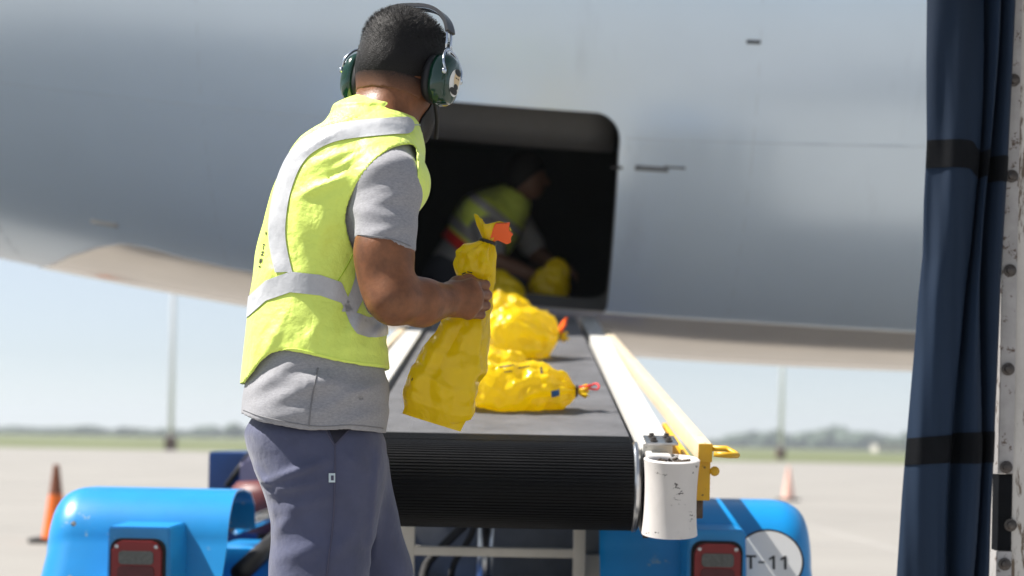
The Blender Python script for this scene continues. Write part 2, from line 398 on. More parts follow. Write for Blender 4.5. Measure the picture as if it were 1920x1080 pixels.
def sdf_mesh(f, lo, hi, h, B=12):
    lo = np.array(lo, np.float64); hi = np.array(hi, np.float64)
    nb = np.ceil((hi - lo) / (h * B)).astype(int)
    N = nb * B + 3
    I = np.stack(np.meshgrid(*[np.arange(n) for n in nb], indexing='ij'), -1).reshape(-1, 3)
    cen = lo + (I + 0.5) * h * B
    R = h * B * 0.87 * 1.35 + 0.012
    dc = np.atleast_1d(f(cen.astype(np.float32)))
    act = I[np.abs(dc) < R]
    g = np.arange(B + 1)
    G = np.stack(np.meshgrid(g, g, g, indexing='ij'), -1)
    gid = lambda c: (c[..., 0].astype(np.int64) * N[1] + c[..., 1]) * N[2] + c[..., 2]
    VID = []; VP = []; EQ = []
    corners = np.array([[i, j, k] for i in (0, 1) for j in (0, 1) for k in (0, 1)])
    edges = [(a, b) for a in range(8) for b in range(a + 1, 8) if np.abs(corners[a] - corners[b]).sum() == 1]
    for b in act:
        base = b * B
        P = (lo + (base + G) * h).astype(np.float32)
        D = f(P)
        S = D < 0
        if S.all() or not S.any(): continue
        c8 = [D[i:B + i, j:B + j, k:B + k] for i, j, k in corners]
        s8 = np.stack([c < 0 for c in c8], -1); n = s8.sum(-1)
        cells = np.argwhere((n > 0) & (n < 8))
        if len(cells):
            dv = np.stack([c[cells[:, 0], cells[:, 1], cells[:, 2]] for c in c8], -1)
            acc = np.zeros((len(cells), 3)); cnt = np.zeros(len(cells))
            for a, e in edges:
                da, de = dv[:, a], dv[:, e]; mk = (da < 0) != (de < 0)
                t = np.where(mk, da / np.where(mk, da - de, 1), 0)
                acc += np.where(mk[:, None], corners[a] + t[:, None] * (corners[e] - corners[a]), 0); cnt += mk
            VP.append(lo + (base + cells + acc / cnt[:, None]) * h); VID.append(gid(base + cells + 1))
        for ax in range(3):
            o1, o2 = [(1, 2), (2, 0), (0, 1)][ax]
            sl0 = [slice(0, B)] * 3; sl1 = [slice(0, B)] * 3; sl1[ax] = slice(1, B + 1)
            s0 = S[tuple(sl0)]; s1 = S[tuple(sl1)]
            E = np.argwhere(s0 != s1)
            if not len(E): continue
            fl = s0[E[:, 0], E[:, 1], E[:, 2]]
            c = base + E + 1
            u1 = np.zeros(3, int); u1[o1] = 1; u2 = np.zeros(3, int); u2[o2] = 1
            q = np.stack([gid(c - u1 - u2), gid(c - u2), gid(c), gid(c - u1)], -1)
            q[~fl] = q[~fl][:, ::-1]
            EQ.append(q)
    VID = np.concatenate(VID); VP = np.concatenate(VP); EQ = np.concatenate(EQ)
    o = np.argsort(VID); VID = VID[o]; VP = VP[o]
    idx = np.searchsorted(VID, EQ); idx = np.clip(idx, 0, len(VID) - 1)
    ok = (VID[idx] == EQ).all(1)
    return VP, idx[ok]
def smooth_np(V, Q, it=2, lam=0.5):
    e = np.concatenate([Q[:, [0, 1]], Q[:, [1, 2]], Q[:, [2, 3]], Q[:, [3, 0]]]); n = len(V)
    for k in range(it):
        for l in (lam, -lam * 1.03):
            acc = np.zeros_like(V); cnt = np.zeros(n)
            for j in range(3): acc[:, j] = np.bincount(e[:, 0], V[e[:, 1], j], n) + np.bincount(e[:, 1], V[e[:, 0], j], n)
            cnt = np.bincount(e[:, 0], minlength=n) + np.bincount(e[:, 1], minlength=n)
            V = V + l * (acc / np.maximum(cnt, 1)[:, None] - V)
    return V
def polysdf(px, py, poly):
    """signed distance (px) to a polygon, negative inside"""
    poly = np.array(poly, float); d = np.full(px.shape, 1e9); ins = np.zeros(px.shape, bool)
    for i in range(len(poly)):
        a = poly[i]; b = poly[(i + 1) % len(poly)]; e = b - a
        wx = px - a[0]; wy = py - a[1]
        t = np.clip((wx * e[0] + wy * e[1]) / (e @ e), 0, 1)
        d = np.minimum(d, (wx - e[0] * t) ** 2 + (wy - e[1] * t) ** 2)
        c = (a[1] > py) != (b[1] > py)
        ins ^= c & (px < (b[0] - a[0]) * (py - a[1]) / (b[1] - a[1] + 1e-12) + a[0])
    d = np.sqrt(d)
    return np.where(ins, -d, d)
def catmull(pts, n=6, closed=False):
    p = [np.array(q, float) for q in pts]; out = []
    N = len(p)
    for i in range(N if closed else N - 1):
        p0, p1, p2, p3 = (p[(i - 1) % N], p[i], p[(i + 1) % N], p[(i + 2) % N]) if closed else (p[max(i - 1, 0)], p[i], p[i + 1], p[min(i + 2, N - 1)])
        for k in range(n):
            t = k / n
            out.append(0.5 * ((2 * p1) + (-p0 + p2) * t + (2 * p0 - 5 * p1 + 4 * p2 - p3) * t * t + (-p0 + 3 * p1 - 3 * p2 + p3) * t ** 3))
    if not closed: out.append(p[-1])
    return out
def ridges(lst, Yref):
    """cloth folds: (x1,y1,x2,y2,width_px,amp_m) given on the picture plane at depth Yref, run straight through in depth"""
    L = []
    for x1, y1, x2, y2, wpx, amp in lst:
        a = at(x1, y1, Yref); b = at(x2, y2, Yref)
        L.append((np.array((a.x, a.z)), np.array((b.x, b.z)), wpx / F * Yref, amp))
    def f(P):
        X = P[..., 0]; Z = P[..., 2]; out = np.zeros(X.shape, np.float32)
        for a, b, wd, amp in L:
            e = b - a; t = np.clip(((X - a[0]) * e[0] + (Z - a[1]) * e[1]) / (e @ e), 0, 1)
            dx = X - a[0] - e[0] * t; dz = Z - a[1] - e[1] * t
            out += amp * np.exp(-(dx * dx + dz * dz) / (wd * wd)) * (0.35 + 0.65 * np.sin(np.pi * np.clip(t, 0.05, 0.95)))
        return out
    return f

def crease(seed, amp, f0, f1, n=5, axis=None):
    """sharp-edged cloth creases: a few warped triangle waves"""
    r = np.random.RandomState(seed); ks = []
    for i in range(n):
        k = r.normal(0, 1, 3) if axis is None else np.array(axis) + r.normal(0, .45, 3)
        ks.append((k / np.linalg.norm(k) * r.uniform(f0, f1), r.rand()))
    def f(P):
        out = 0
        W = P + .018 * np.sin(P[..., [1, 2, 0]] * 23 + seed)
        for k, p0 in ks:
            x = W @ k.astype(np.float32) + p0; out = out + (2 * np.abs(x - np.floor(x + .5)) - .5)
        return (out * amp / math.sqrt(n)).astype(np.float32)
    return f

# ================================================================== SETTING
def plane(name, x0, x1, y0, y1, z, material, nx=1, ny=1):
    V = []; Q = []
    for j in range(ny + 1):
        for i in range(nx + 1): V.append((x0 + (x1 - x0) * i / nx, y0 + (y1 - y0) * j / ny, z))
    for j in range(ny):
        for i in range(nx):
            a = j * (nx + 1) + i; Q.append((a, a + 1, a + nx + 2, a + nx + 1))
    return obj(name, V, Q, material)
struct(plane('ground', -6000, 6000, -300, 9000, -0.06, 'grass'))
apron = MB(); apron.box((-400, -60, -0.058), (400, 86, 0.0)); apron = struct(apron.build('apron', 'concrete'))
# joints between the concrete slabs: recessed dark sealant strips as their own part
jm = MB()
for y in (9.5, 14.5, 20, 27, 35, 45, 57, 71): jm.box((-200, y - 0.02, -0.02), (200, y + 0.02, 0.003))
for x in (-14, -8.2, -2.4, 3.4, 9.2, 15, 21): jm.box((x - 0.012, -30, -0.02), (x + 0.012, 86, 0.0035))
jm.build('joint', mat('joint', (0.36, 0.35, 0.335), 0.9), apron)

# far wooded skyline (a mass nobody could count)
def blobline(name, label, specs, material, seed):
    r = random.Random(seed); mb = MB()
    for (x, y, rx, rz) in specs:
        t = bmesh.new(); bmesh.ops.create_icosphere(t, subdivisions=2, radius=1)
        ph = r.random() * 9
        for v in t.verts:
            k = 1 + 0.28 * math.sin(v.co.x * 5 + ph) * math.cos(v.co.z * 6 + ph * 2) + r.uniform(-.16, .16)
            v.co = Vector((x + v.co.x * rx * k, y + v.co.y * rx * k, max(-0.04, rz * 0.55 + v.co.z * rz * k * 0.7)))
        mb._merge(t)
    o = mb.build(name, material); o['kind'] = 'stuff'; o['label'] = label
    return o
sp = []
r_ = random.Random(3)
for i in range(170):
    Y = r_.uniform(560, 760); px = r_.uniform(1340, 2300); p = at(px, 830, Y)
    hgt = 4.4 + 1.0 * math.sin(px * .013) + .8 * math.sin(px * .041) + r_.uniform(-.8, .8)
    sp.append((p.x, Y, r_.uniform(4, 8), max(2.2, hgt)))
blobline('far_wood', 'distant bluish line of trees on the right horizon', sp, 'foliage', 1)
sp = []
for i in range(150):
    Y = r_.uniform(480, 700); px = r_.uniform(-500, 960); p = at(px, 830, Y)
    sp.append((p.x, Y, r_.uniform(3, 7), r_.uniform(1.2, 2.4) + (1.6 if 380 < px < 560 else 0)))
blobline('far_hedge', 'low distant line of bushes on the left horizon', sp, 'foliage', 2)

# light masts on the grass edge
def mast(px, Y, label):
    p = at(px, 842, Y); t = thing('light_mast', label, 'light mast', (p.x, Y, 0), 'light masts beyond the apron')
    b = MB().tube([(p.x, Y, 0.6), (p.x, Y, 8), (p.x, Y, 19)], [0.15, 0.14, 0.10], 14); b.build('pole', 'galv', t, smooth=True)
    MB().box((p.x - .3, Y - .3, -.05), (p.x + .3, Y + .3, 0.7), 0.03).build('footing', 'mastbase', t)
    h = MB().box((p.x - 1.3, Y - .1, 18.8), (p.x + 1.3, Y + .1, 19.0), .02); h.build('crossarm', 'galv', t)
    for k in (-1, 0, 1):
        MB().box((p.x + k * .95 - .28, Y - .34, 18.5), (p.x + k * .95 + .28, Y - .12, 18.95), .03).build('floodlight', 'greybox', t)
mast(320, 92, 'tall pale light mast left of the worker in the bright vest')
mast(1464, 112, 'tall pale light mast right of the yellow handrail')

# pale far building on the right
t = thing('far_building', 'tiny pale low building at the far right horizon', 'building', (at(1672, 845, 330).x, 330, 0))
x0 = at(1672, 845, 330).x
MB().box((x0 - 3, 330, -.05), (x0 + 3, 336, 1.7), .05).build('wall', 'cream', t)
MB().box((x0 - 3.3, 329.6, 1.7), (x0 + 3.3, 336.4, 1.9), .05).build('roof', 'greybox', t)
for k in (-3, 0, 3): MB().box((x0 + k * .7 - .4, 329.94, .8), (x0 + k * .7 + .4, 329.99, 1.4)).build('window', 'dark', t)

# traffic cones
def cone(px, py, Y, h, label, m1, m2):
    p = at(px, py, Y); t = thing('traffic_cone', label, 'traffic cone', (p.x, Y, 0), 'traffic cones on the apron')
    q = Matrix.Translation((p.x, Y, 0))
    MB().prism(rrect(.36, .36, .05), .035, q, .006).build('base', 'rubber', t)
    MB().lathe([(.105, .036), (.10, .06), (.055, h * .62)], 24, q).build('body', m1, t, auto=40)
    MB().lathe([(.0552, h * .6), (.024, h), (.016, h + .004)], 24, q).build('tip', m2, t, auto=40)
cone(103, 1018, 12.9, .63, 'orange traffic cone with dirty tip behind the left blue fender', 'cone', 'conedirty')
cone(1478, 930, 26, .56, 'small faded traffic cone far behind the right blue fender', 'conepale', 'conepale')

# ================================================================== AIRCRAFT
YC, TOP = 7.75, 4.41
_bx = np.array([-14, -9, -6, -4, -2.49, -1.88, -1.27, -.4, .62, 1.92, 3.5, 6, 14]); _bz = np.array([4.0, 3.0, 2.42, 2.03, 1.735, 1.623, 1.527, 1.405, 1.317, 1.279, 1.265, 1.26, 1.26])
_dx = np.linspace(-14, 14, 1400); _dz = np.convolve(np.pad(np.interp(_dx, _bx, _bz), 30, mode='edge'), np.ones(61) / 61, 'valid')
def fus(x, phi, off=0.0):
    zb = float(np.interp(x, _dx, _dz)); R = (TOP - zb) / 2
    lap = 0.0035 if phi > 1.045 + 0.012 * x else 0.0
    rr = R + off + lap
    return Vector((x, YC - rr * math.sin(phi), TOP - R - rr * math.cos(phi)))
def phi_at(x, py):
    best = min(np.linspace(0.05, 1.5, 900), key=lambda a: abs(float(to_px(np.array(fus(x, a)))[1]) - py))
    return float(best)
DX0, DX1 = -0.60, 0.412
PH0, PH1 = phi_at(0.3, 592), phi_at(0.0, 201)
plane_t = thing('aircraft', 'grey airliner fuselage with open dark cargo door', 'aircraft', (0, YC, 0))
def build_fuselage():
    # hole boundary (rounded rectangle in x / arc) joined by spokes to the outer border, plus the far half as a plain grid
    R0 = 1.52; r = 0.105
    hw = (DX1 - DX0) / 2; hh = (PH1 - PH0) * R0 / 2; cx = (DX0 + DX1) / 2; cs = (PH0 + PH1) * R0 / 2
    n = 40; per = []
    hole = []
    for (sx, sy, a0) in ((1, 1, 0), (-1, 1, 90), (-1, -1, 180), (1, -1, 270)):
        for k in range(13):
            a = math.radians(a0 + 90 * k / 12); hole.append((cx + sx * (hw - r) + r * math.cos(a), cs + sy * (hh - r) + r * math.sin(a)))
    # densify straight sides
    H = []
    for i, p in enumerate(hole):
        q = hole[(i + 1) % len(hole)]; L = math.dist(p, q); k = max(1, int(L / 0.03))
        for j in range(k): H.append((p[0] + (q[0] - p[0]) * j / k, p[1] + (q[1] - p[1]) * j / k))
    bx0, bx1, bs0, bs1 = -4.2, 4.2, -0.6 * R0, 2.6 * R0
    def outer(p):
        dx, ds = p[0] - cx, p[1] - cs
        t = min(((bx1 - cx) / dx if dx > 1e-6 else 1e9), ((bx0 - cx) / dx if dx < -1e-6 else 1e9),
                ((bs1 - cs) / ds if ds > 1e-6 else 1e9), ((bs0 - cs) / ds if ds < -1e-6 else 1e9))
        return (cx + dx * t, cs + ds * t)
    N = len(H); rings = 70; V = []; Q = []
    for k in range(rings + 1):
        t = (k / rings) ** 1.7
        for p in H:
            o = outer(p); x = p[0] + (o[0] - p[0]) * t; s = p[1] + (o[1] - p[1]) * t
            V.append(fus(x, s / R0))
    for k in range(rings):
        for i in range(N): Q.append((k * N + i, k * N + (i + 1) % N, (k + 1) * N + (i + 1) % N, (k + 1) * N + i))
    o1 = obj('fuselage_skin', V, Q, 'fuselage', plane_t, True)
    # rest of the barrel: nose-ward, tail-ward and the far side
    mb = MB()
    def grid(xs, ps):
        V = [fus(x, p, -0.004) for p in ps for x in xs]; n = len(xs)
        Q = [(j * n + i, j * n + i + 1, (j + 1) * n + i + 1, (j + 1) * n + i) for j in range(len(ps) - 1) for i in range(n - 1)]
        mb.add(V, Q)
    grid(np.linspace(-13, -4.1, 40), np.linspace(-math.pi, math.pi, 90))
    grid(np.linspace(4.1, 14, 20), np.linspace(-math.pi, math.pi, 90))
    grid(np.linspace(-4.3, 4.3, 40), np.linspace(2.5, 2 * math.pi - 0.5, 60))
    mb.build('rear_skin', 'fuselage', plane_t, True)
    # door surround returning into the opening
    V = []; Q = []
    for d in (0.0015, -0.012, -0.05, -0.09):
        for p in H: V.append(fus(p[0], p[1] / R0, d))
    for k in range(3):
        for i in range(N): Q.append((k * N + (i + 1) % N, k * N + i, (k + 1) * N + i, (k + 1) * N + (i + 1) % N))
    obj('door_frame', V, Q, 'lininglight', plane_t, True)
    return H, R0
HOLE, R0 = build_fuselage()
def fus_box(name, x0, x1, p0, p1, off, th, material, n=8, parent=plane_t):
    V = []; Q = []
    for d in (off, off + th):
        for j in range(n + 1):
            for i in range(n + 1): V.append(fus(x0 + (x1 - x0) * i / n, p0 + (p1 - p0) * j / n, d))
    k = (n + 1) ** 2
    for b in (0, k):
        for j in range(n):
            for i in range(n):
                a = b + j * (n + 1) + i; q = (a, a + 1, a + n + 2, a + n + 1); Q.append(q if b else q[::-1])
    for i in range(n):
        for a, c in ((i, i + 1), (n * (n + 1) + i + 1, n * (n + 1) + i), ((i + 1) * (n + 1), i * (n + 1)), (i * (n + 1) + n, (i + 1) * (n + 1) + n)):
            Q.append((a, c, c + k, a + k))
    return obj(name, V, Q, material, parent, True)
# cargo door itself, slid up inside the opening
fus_box('cargo_door', DX0 + .02, DX1 - .02, PH1 - 0.13, PH1 + 0.35, -0.13, 0.04, 'lininglight')
# cargo hold
hz0 = fus(0.2, PH0).z
hx0, hx1 = -0.78, 0.85
def lining_grid(name, xs, ps, off, material):
    V = [fus(x, p, off) for p in ps for x in xs]; n = len(xs)
    Q = [(j * n + i + 1, j * n + i, (j + 1) * n + i, (j + 1) * n + i + 1) for j in range(len(ps) - 1) for i in range(n - 1)]
    return obj(name, V, Q, material, plane_t, True)
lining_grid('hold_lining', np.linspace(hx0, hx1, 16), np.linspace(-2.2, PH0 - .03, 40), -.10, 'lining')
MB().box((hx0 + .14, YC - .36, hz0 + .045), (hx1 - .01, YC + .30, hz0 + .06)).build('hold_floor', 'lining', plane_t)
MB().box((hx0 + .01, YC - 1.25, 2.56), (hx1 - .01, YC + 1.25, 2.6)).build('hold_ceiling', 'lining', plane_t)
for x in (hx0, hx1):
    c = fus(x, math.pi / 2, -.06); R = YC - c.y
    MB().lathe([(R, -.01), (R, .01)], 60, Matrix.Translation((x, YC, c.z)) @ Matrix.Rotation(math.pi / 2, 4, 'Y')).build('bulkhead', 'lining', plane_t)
# beige belly panel laid over the skin, its upper edge peaked at the left
def phi_px(px, py):
    best = None
    for ph in np.linspace(0.02, 1.3, 700):
        Y = 7.4
        for _ in range(3): x = at(px, py, Y).x; Y = fus(x, ph).y
        d = abs(float(to_px(np.array(fus(x, ph)))[1]) - py)
        if best is None or d < best[0]: best = (d, x, ph)
    return best[1], best[2]
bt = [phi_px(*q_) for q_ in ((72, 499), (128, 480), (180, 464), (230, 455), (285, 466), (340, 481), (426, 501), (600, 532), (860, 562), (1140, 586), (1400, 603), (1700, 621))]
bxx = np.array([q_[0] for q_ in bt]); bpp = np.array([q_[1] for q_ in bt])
def beige_belly():
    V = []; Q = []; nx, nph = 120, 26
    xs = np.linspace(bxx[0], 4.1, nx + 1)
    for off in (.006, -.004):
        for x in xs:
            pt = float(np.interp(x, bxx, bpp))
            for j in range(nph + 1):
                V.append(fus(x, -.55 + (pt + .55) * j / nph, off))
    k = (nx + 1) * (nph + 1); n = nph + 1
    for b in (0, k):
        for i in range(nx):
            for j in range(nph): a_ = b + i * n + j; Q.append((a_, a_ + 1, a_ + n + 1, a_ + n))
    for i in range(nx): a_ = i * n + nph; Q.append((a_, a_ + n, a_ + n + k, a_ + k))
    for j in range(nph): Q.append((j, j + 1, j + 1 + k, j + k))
    return MB().add(V, Q).build('belly_panel', 'beige_belly', plane_t, auto=50)
beige_belly()
# added slab, unseen above the frame, to shade the ground and left fuselage
MB().add([(-3.2, 6.9, 3.30), (-8.2, 6.9, 3.36), (-8.2, .2, 3.60), (-4.4, .2, 3.58), (-3.2, 6.9, 3.62), (-8.2, 6.9, 3.44), (-8.2, .2, 3.63), (-4.4, .2, 3.72)],
         [(0, 1, 2, 3), (7, 6, 5, 4), (0, 3, 7, 4), (1, 5, 6, 2), (3, 2, 6, 7), (0, 4, 5, 1)]).build('shade_slab', 'fuselage', plane_t)
def spot(name, px, py, wpx, hpx, material, off=0.001):
    # small mark lying on the skin near a picture point
    ph = min(np.linspace(0.05, 1.6, 1500), key=lambda a: abs(float(to_px(np.array(fus((px - PX) / F * 6.6, a)))[1]) - py))
    Y = fus((px - PX) / F * 6.6, ph).y; x = at(px, py, Y).x
    ww = wpx / F * Y / 2; hp = hpx / F * Y / 2 / 1.4
    return fus_box(name, x - ww, x + ww, ph - hp, ph + hp, off, 0.003, material, 4)
spot('drain_slot', 1413, 80, 26, 6, 'dark'); spot('door_latch', 1156, 315, 22, 5, 'dark')
spot('scuff', 1222, 317, 62, 9, 'stain', 0.0); spot('scuff', 1265, 315, 40, 4, 'stain', 0.0)
spot('chipped_paint', 195, 427, 52, 13, 'chip')

M['seamline'] = mat('seamline', (0.56, 0.62, 0.68), 0.4)
for x in (-2.35, -1.3, .95, 2.1): fus_box('panel_seam', x - .0012, x + .0012, .15, 2.2, -0.0028, .0036, 'seamline', 24)
def long_seam(ph, x0, x1): 
    V = []; n = 60
    for d in (-.0005, .0008):
        for i in range(n + 1):
            x = x0 + (x1 - x0) * i / n
            for e in (-.0010, .0010): V.append(fus(x, ph + .012 * x + e, d))
    k = 2 * (n + 1); Q = []
    for i in range(n):
        a = 2 * i; Q += [(a, a + 1, a + 3, a + 2), (k + a + 2, k + a + 3, k + a + 1, k + a), (a, a + 2, k + a + 2, k + a), (a + 1, k + a + 1, k + a + 3, a + 3)]
    obj('panel_seam', V, Q, 'seamline', plane_t)
long_seam(1.062, -4, DX0 - .03); long_seam(1.062, DX1 + .03, 4)
# ================================================================== BELT LOADER
BX0, BX1 = -0.340, 0.272
RY, RR = 3.60, 0.10                        # drum axis and radius
SL = 0.160; CS = 1 / math.hypot(1, SL); SN = SL * CS
BZ = 0.900 - RR                            # drum axis height
BL = 3.58                                  # belt run length along the slope
def bpt(s, n): return (RY + s * CS - n * SN, BZ + s * SN + n * CS)   # along, normal -> (y, z)
ldr = thing('belt_loader', 'blue and white belt loader raised to the cargo door', 'belt loader', (-.2, 5.4, 0))
def ribbed_belt():
    prof = []
    pitch = 0.0078; dep = 0.0032
    path = []
    n1 = int(BL / pitch)
    s_top = [('t', BL - i * pitch) for i in range(n1 + 1)]
    arc = math.pi * RR; n2 = int(arc / pitch)
    def P(kind, v, h):
        if kind == 't': return bpt(v, RR + h)
        if kind == 'a':
            a = math.pi / 2 + v; n = (RR + h)
            return bpt(n * math.cos(a), n * math.sin(a))
        return bpt(v, -RR - h)
    for i in range(n1):
        s = BL - i * pitch; d = dep if s < 0.10 else dep * 0.30
        prof += [P('t', s, 0), P('t', s - pitch * .50, 0), P('t', s - pitch * .60, -d), P('t', s - pitch * .9, -d)]
    for i in range(n2):
        a = math.pi * i / n2; da = math.pi / n2
        prof += [P('a', a, 0), P('a', a + da * .5, 0), P('a', a + da * .6, -dep), P('a', a + da * .9, -dep)]
    for i in range(80):
        s = i * 0.02; prof += [P('b', s, 0)]
    V = []; Q = []
    for (y, z) in prof: V += [(BX0, y, z), (BX1, y, z)]
    for i in range(len(prof) - 1): Q.append((2 * i, 2 * i + 1, 2 * i + 3, 2 * i + 2))
    # belt thickness edge
    return V, Q, n1
V, Q, n1 = ribbed_belt()
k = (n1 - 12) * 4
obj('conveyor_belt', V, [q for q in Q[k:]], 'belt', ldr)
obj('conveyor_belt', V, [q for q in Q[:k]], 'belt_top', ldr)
inner = MB()
inner.beam((-.034, bpt(0.02, 0)[0], bpt(0.02, 0)[1]), (-.034, *bpt(BL - .1, 0)), BX1 - BX0 - .01, RR * 1.8); inner.build('conveyor_bed', 'dark', ldr)
for sx, x in ((-1, BX0 - .008), (1, BX1 + .008)):
    q = Matrix.Translation((x, RY, BZ)) @ Matrix.Rotation(math.pi / 2, 4, 'Y')
    MB().lathe([(.03, -.007), (RR - .001, -.007), (RR + .003, -.003), (RR + .003, .003), (RR - .002, .007), (.03, .007)], 48, q).build('drum_rim', 'steel', ldr, auto=35)
def rail(x0, x1, n0, n1_, s0, s1, name, material, bev=.006):
    mb = MB(); c = (x0 + x1) / 2
    a = bpt(s0, (n0 + n1_) / 2); b = bpt(s1, (n0 + n1_) / 2)
    mb.beam((c, *a), (c, *b), abs(x1 - x0), abs(n1_ - n0), bev); return mb.build(name, material, ldr, auto=40)
rail(BX1 + .022, .362, -.10, RR + .004, -.02, BL - .05, 'side_rail', 'white')
rail(-.43, BX0 - .022, -.10, RR + .004, -.02, BL - .05, 'side_rail', 'white')
# bolted cover plates at the rail ends
for x0, x1 in ((BX1 + .028, .372), (-.44, BX0 - .028)):
    pl = rail(x0, x1, RR + .0045, RR + .0105, -.05, .06, 'cover_plate', 'steel', .002)
    for fx in (.25, .72):
        for s in (-.03, .03):
            y, z = bpt(s, RR + .010); xx = x0 + (x1 - x0) * fx
            bo = MB().lathe([(.009, 0), (.009, .003), (.006, .004), (.006, .009), (.004, .0105)], 12, Matrix.Translation((xx, y, z)))
            bo = bo.build('bolt', 'bolt', pl, auto=40)
    rail(x0, x1 - .02, -.08, RR - .012, -.075, -.024, 'end_bracket', 'white', .004)
    rail(x0 - .004, x0 + .008, -.10, RR - .02, -.085, .02, 'bracket_lip', 'dark', .001)
# hollow corner bumpers
def bumper(cx, cy, z0, z1, tilt):
    q = Matrix.Translation((cx, cy, z0)) @ Matrix.Rotation(tilt, 4, 'X')
    H = z1 - z0; pr = []
    for i in range(13):
        t = i / 12; pr.append((.0560 + .0045 * (abs(2 * t - 1) ** 2.2), H * t))
    pr += [(.0570, H + .003), (.053, H + .003), (.047, H - .004), (.044, H - .05), (.0, H - .055)]
    b = MB().lathe(pr[:-1] + [(.001, H - .055)], 48, q).build('corner_bumper', 'bumper', ldr, auto=50)
    mb = MB(); r = random.Random(5)
    for k in range(60):
        a = r.uniform(0, 6.28); rr = .040 * math.sqrt(r.random()); s = r.uniform(.003, .008)
        p = q @ Vector((rr * math.cos(a), rr * math.sin(a), H - .014 + r.uniform(-.010, .010)))
        m_ = Matrix.Translation(p) @ Matrix.Rotation(r.uniform(0, 3), 4, 'X') @ Matrix.Rotation(r.uniform(0, 3), 4, 'Z')
        mb.box((-s, -s * .5, -s * .3), (s, s * .5, s * .3), 0, m_)
    mb.lathe([(.043, H - .052), (.043, H - .018), (.02, H - .012), (.001, H - .010)], 20, q)
    d = mb.build('caught_debris', 'dirt', b); d['kind'] = 'stuff'
bp_ = at(1255, 1000, 3.44); bumper(bp_.x, 3.44, at(1255, 1003, 3.40).z, at(1255, 860, 3.40).z, math.radians(8.5))
bumper(-.41, 3.44, at(1255, 1003, 3.40).z, at(1255, 860, 3.40).z, math.radians(8.5))
# folded-down handrail on the right, and its twin on the left
def handrail(side):
    c = lambda x: x if side > 0 else -.068 - x
    a = at(1322, 849, 3.47); b = at(1131, 628, 6.35)
    A = Vector((c(a.x), 3.47, a.z)); B = Vector((c(b.x + .012), 6.35, b.z))
    d = (B - A).normalized()
    MB().beam(A, B, .030, .040, .004).build('handrail', 'yellowfade', ldr, auto=40)
    MB().beam(A - d * .006, A - d * .0005, .031, .041, .002).build('end_cap', 'yellow', ldr, auto=40)
    MB().beam((A.x - side * .002, 3.49, A.z - .020), (A.x - side * .002, 3.49, A.z - .105), .030, .034, .003, Vector((0, 1, 0))).build('upright', 'yellow', ldr, auto=40)
    MB().beam((A.x - side * .012, 3.5, A.z - .105), (A.x - side * .012, 3.5, A.z - .145), .024, .03, .003, Vector((0, 1, 0))).build('pivot_block', 'rustblock', ldr, auto=40)
    MB().beam((A.x - side * .030, 3.55, A.z - .03), (A.x - side * .030, 4.1, A.z + .05), .012, .045, .003).build('rail_bracket', 'yellow', ldr, auto=40)
    zz = A.z + .010
    pts = [(A.x + side * .015, 3.50, zz), (A.x + side * .050, 3.50, zz), (A.x + side * .068, 3.485, zz - .010), (A.x + side * .066, 3.44, zz - .014), (A.x + side * .045, 3.42, zz - .014), (A.x + side * .015, 3.43, zz - .012)]
    MB().tube(pts, .0065, 10).build('release_handle', 'yellow', ldr, smooth=True)
    kn = MB().lathe([(.004, 0), (.010, .002), (.011, .008), (.004, .012)], 14, Matrix.Translation((A.x + side * .022, 3.48, A.z - .04)) @ Matrix.Rotation(math.pi / 2, 4, 'X')); kn.build('knob', 'yellow', ldr, smooth=True)
handrail(1); handrail(-1)
# support frame under the conveyor
fy = 4.42
def fbox(px0, py0, px1, py1, Y, d, name, material, bev=.004):
    a = at(px0, py0, Y); b = at(px1, py1, Y)
    return MB().box((min(a.x, b.x), Y, min(a.z, b.z)), (max(a.x, b.x), Y + d, max(a.z, b.z)), bev).build(name, material, ldr, auto=40)
fbox(738, 1024, 1078, 1047, fy, .05, 'cross_beam', 'cream')
for x0, x1 in ((1078, 1094), (1096, 1132)): pass
fbox(1076, 985, 1096, 1110, fy - .002, .04, 'frame_post', 'cream')
fbox(1098, 1040, 1133, 1140, fy + .06, .05, 'frame_post', 'cream')
fbox(1098, 975, 1130, 1039, fy + .1, .05, 'frame_gusset', 'greybox')
fbox(1181, 975, 1221, 1200, 4.30, .05, 'frame_post', 'cream')
fbox(740, 985, 775, 1110, fy - .002, .04, 'frame_post', 'cream')
fbox(770, 960, 1076, 1200, 5.0, .3, 'hydraulic_tank', 'greybox', .01)
fbox(770, 940, 1170, 1023, 5.35, .3, 'chassis_box', 'dark', .01)
c0 = at(913, 960, 4.75); c1 = at(905, 1150, 4.75)
MB().tube([(c0.x, 4.75, c0.z), (c1.x, 4.75, c1.z)], .024, 20).build('lift_cylinder', 'steel', ldr, smooth=True)
hs = [at(870, 985, 4.6), at(835, 1020, 4.62), at(800, 1060, 4.6), at(790, 1110, 4.55)]
MB().tube(catmull([tuple(p) for p in hs], 5), .014, 10).build('hose', 'rubber', ldr, smooth=True)
hs = [at(890, 980, 4.6), at(880, 1010, 4.62), at(850, 1060, 4.64), at(845, 1110, 4.6)]
MB().tube(catmull([tuple(p) for p in hs], 5), .010, 10).build('hose', 'rubber', ldr, smooth=True)
fbox(1140, 1060, 1178, 1200, 4.7, .06, 'side_panel', 'steel', .01)
fbox(1135, 985, 1182, 1030, 4.9, .2, 'side_panel', 'blue', .015)
# long lift arms so the conveyor really stands on the chassis
for x in (-.36, .31): MB().beam((x, 4.6, .42), (x, *bpt(2.4, -.09)), .05, .07, .006).build('lift_arm', 'cream', ldr, auto=40)
MB().box((-1.02, 4.5, .28), (.62, 8.0, .46), .02).build('chassis', 'navyblue', ldr, auto=40)

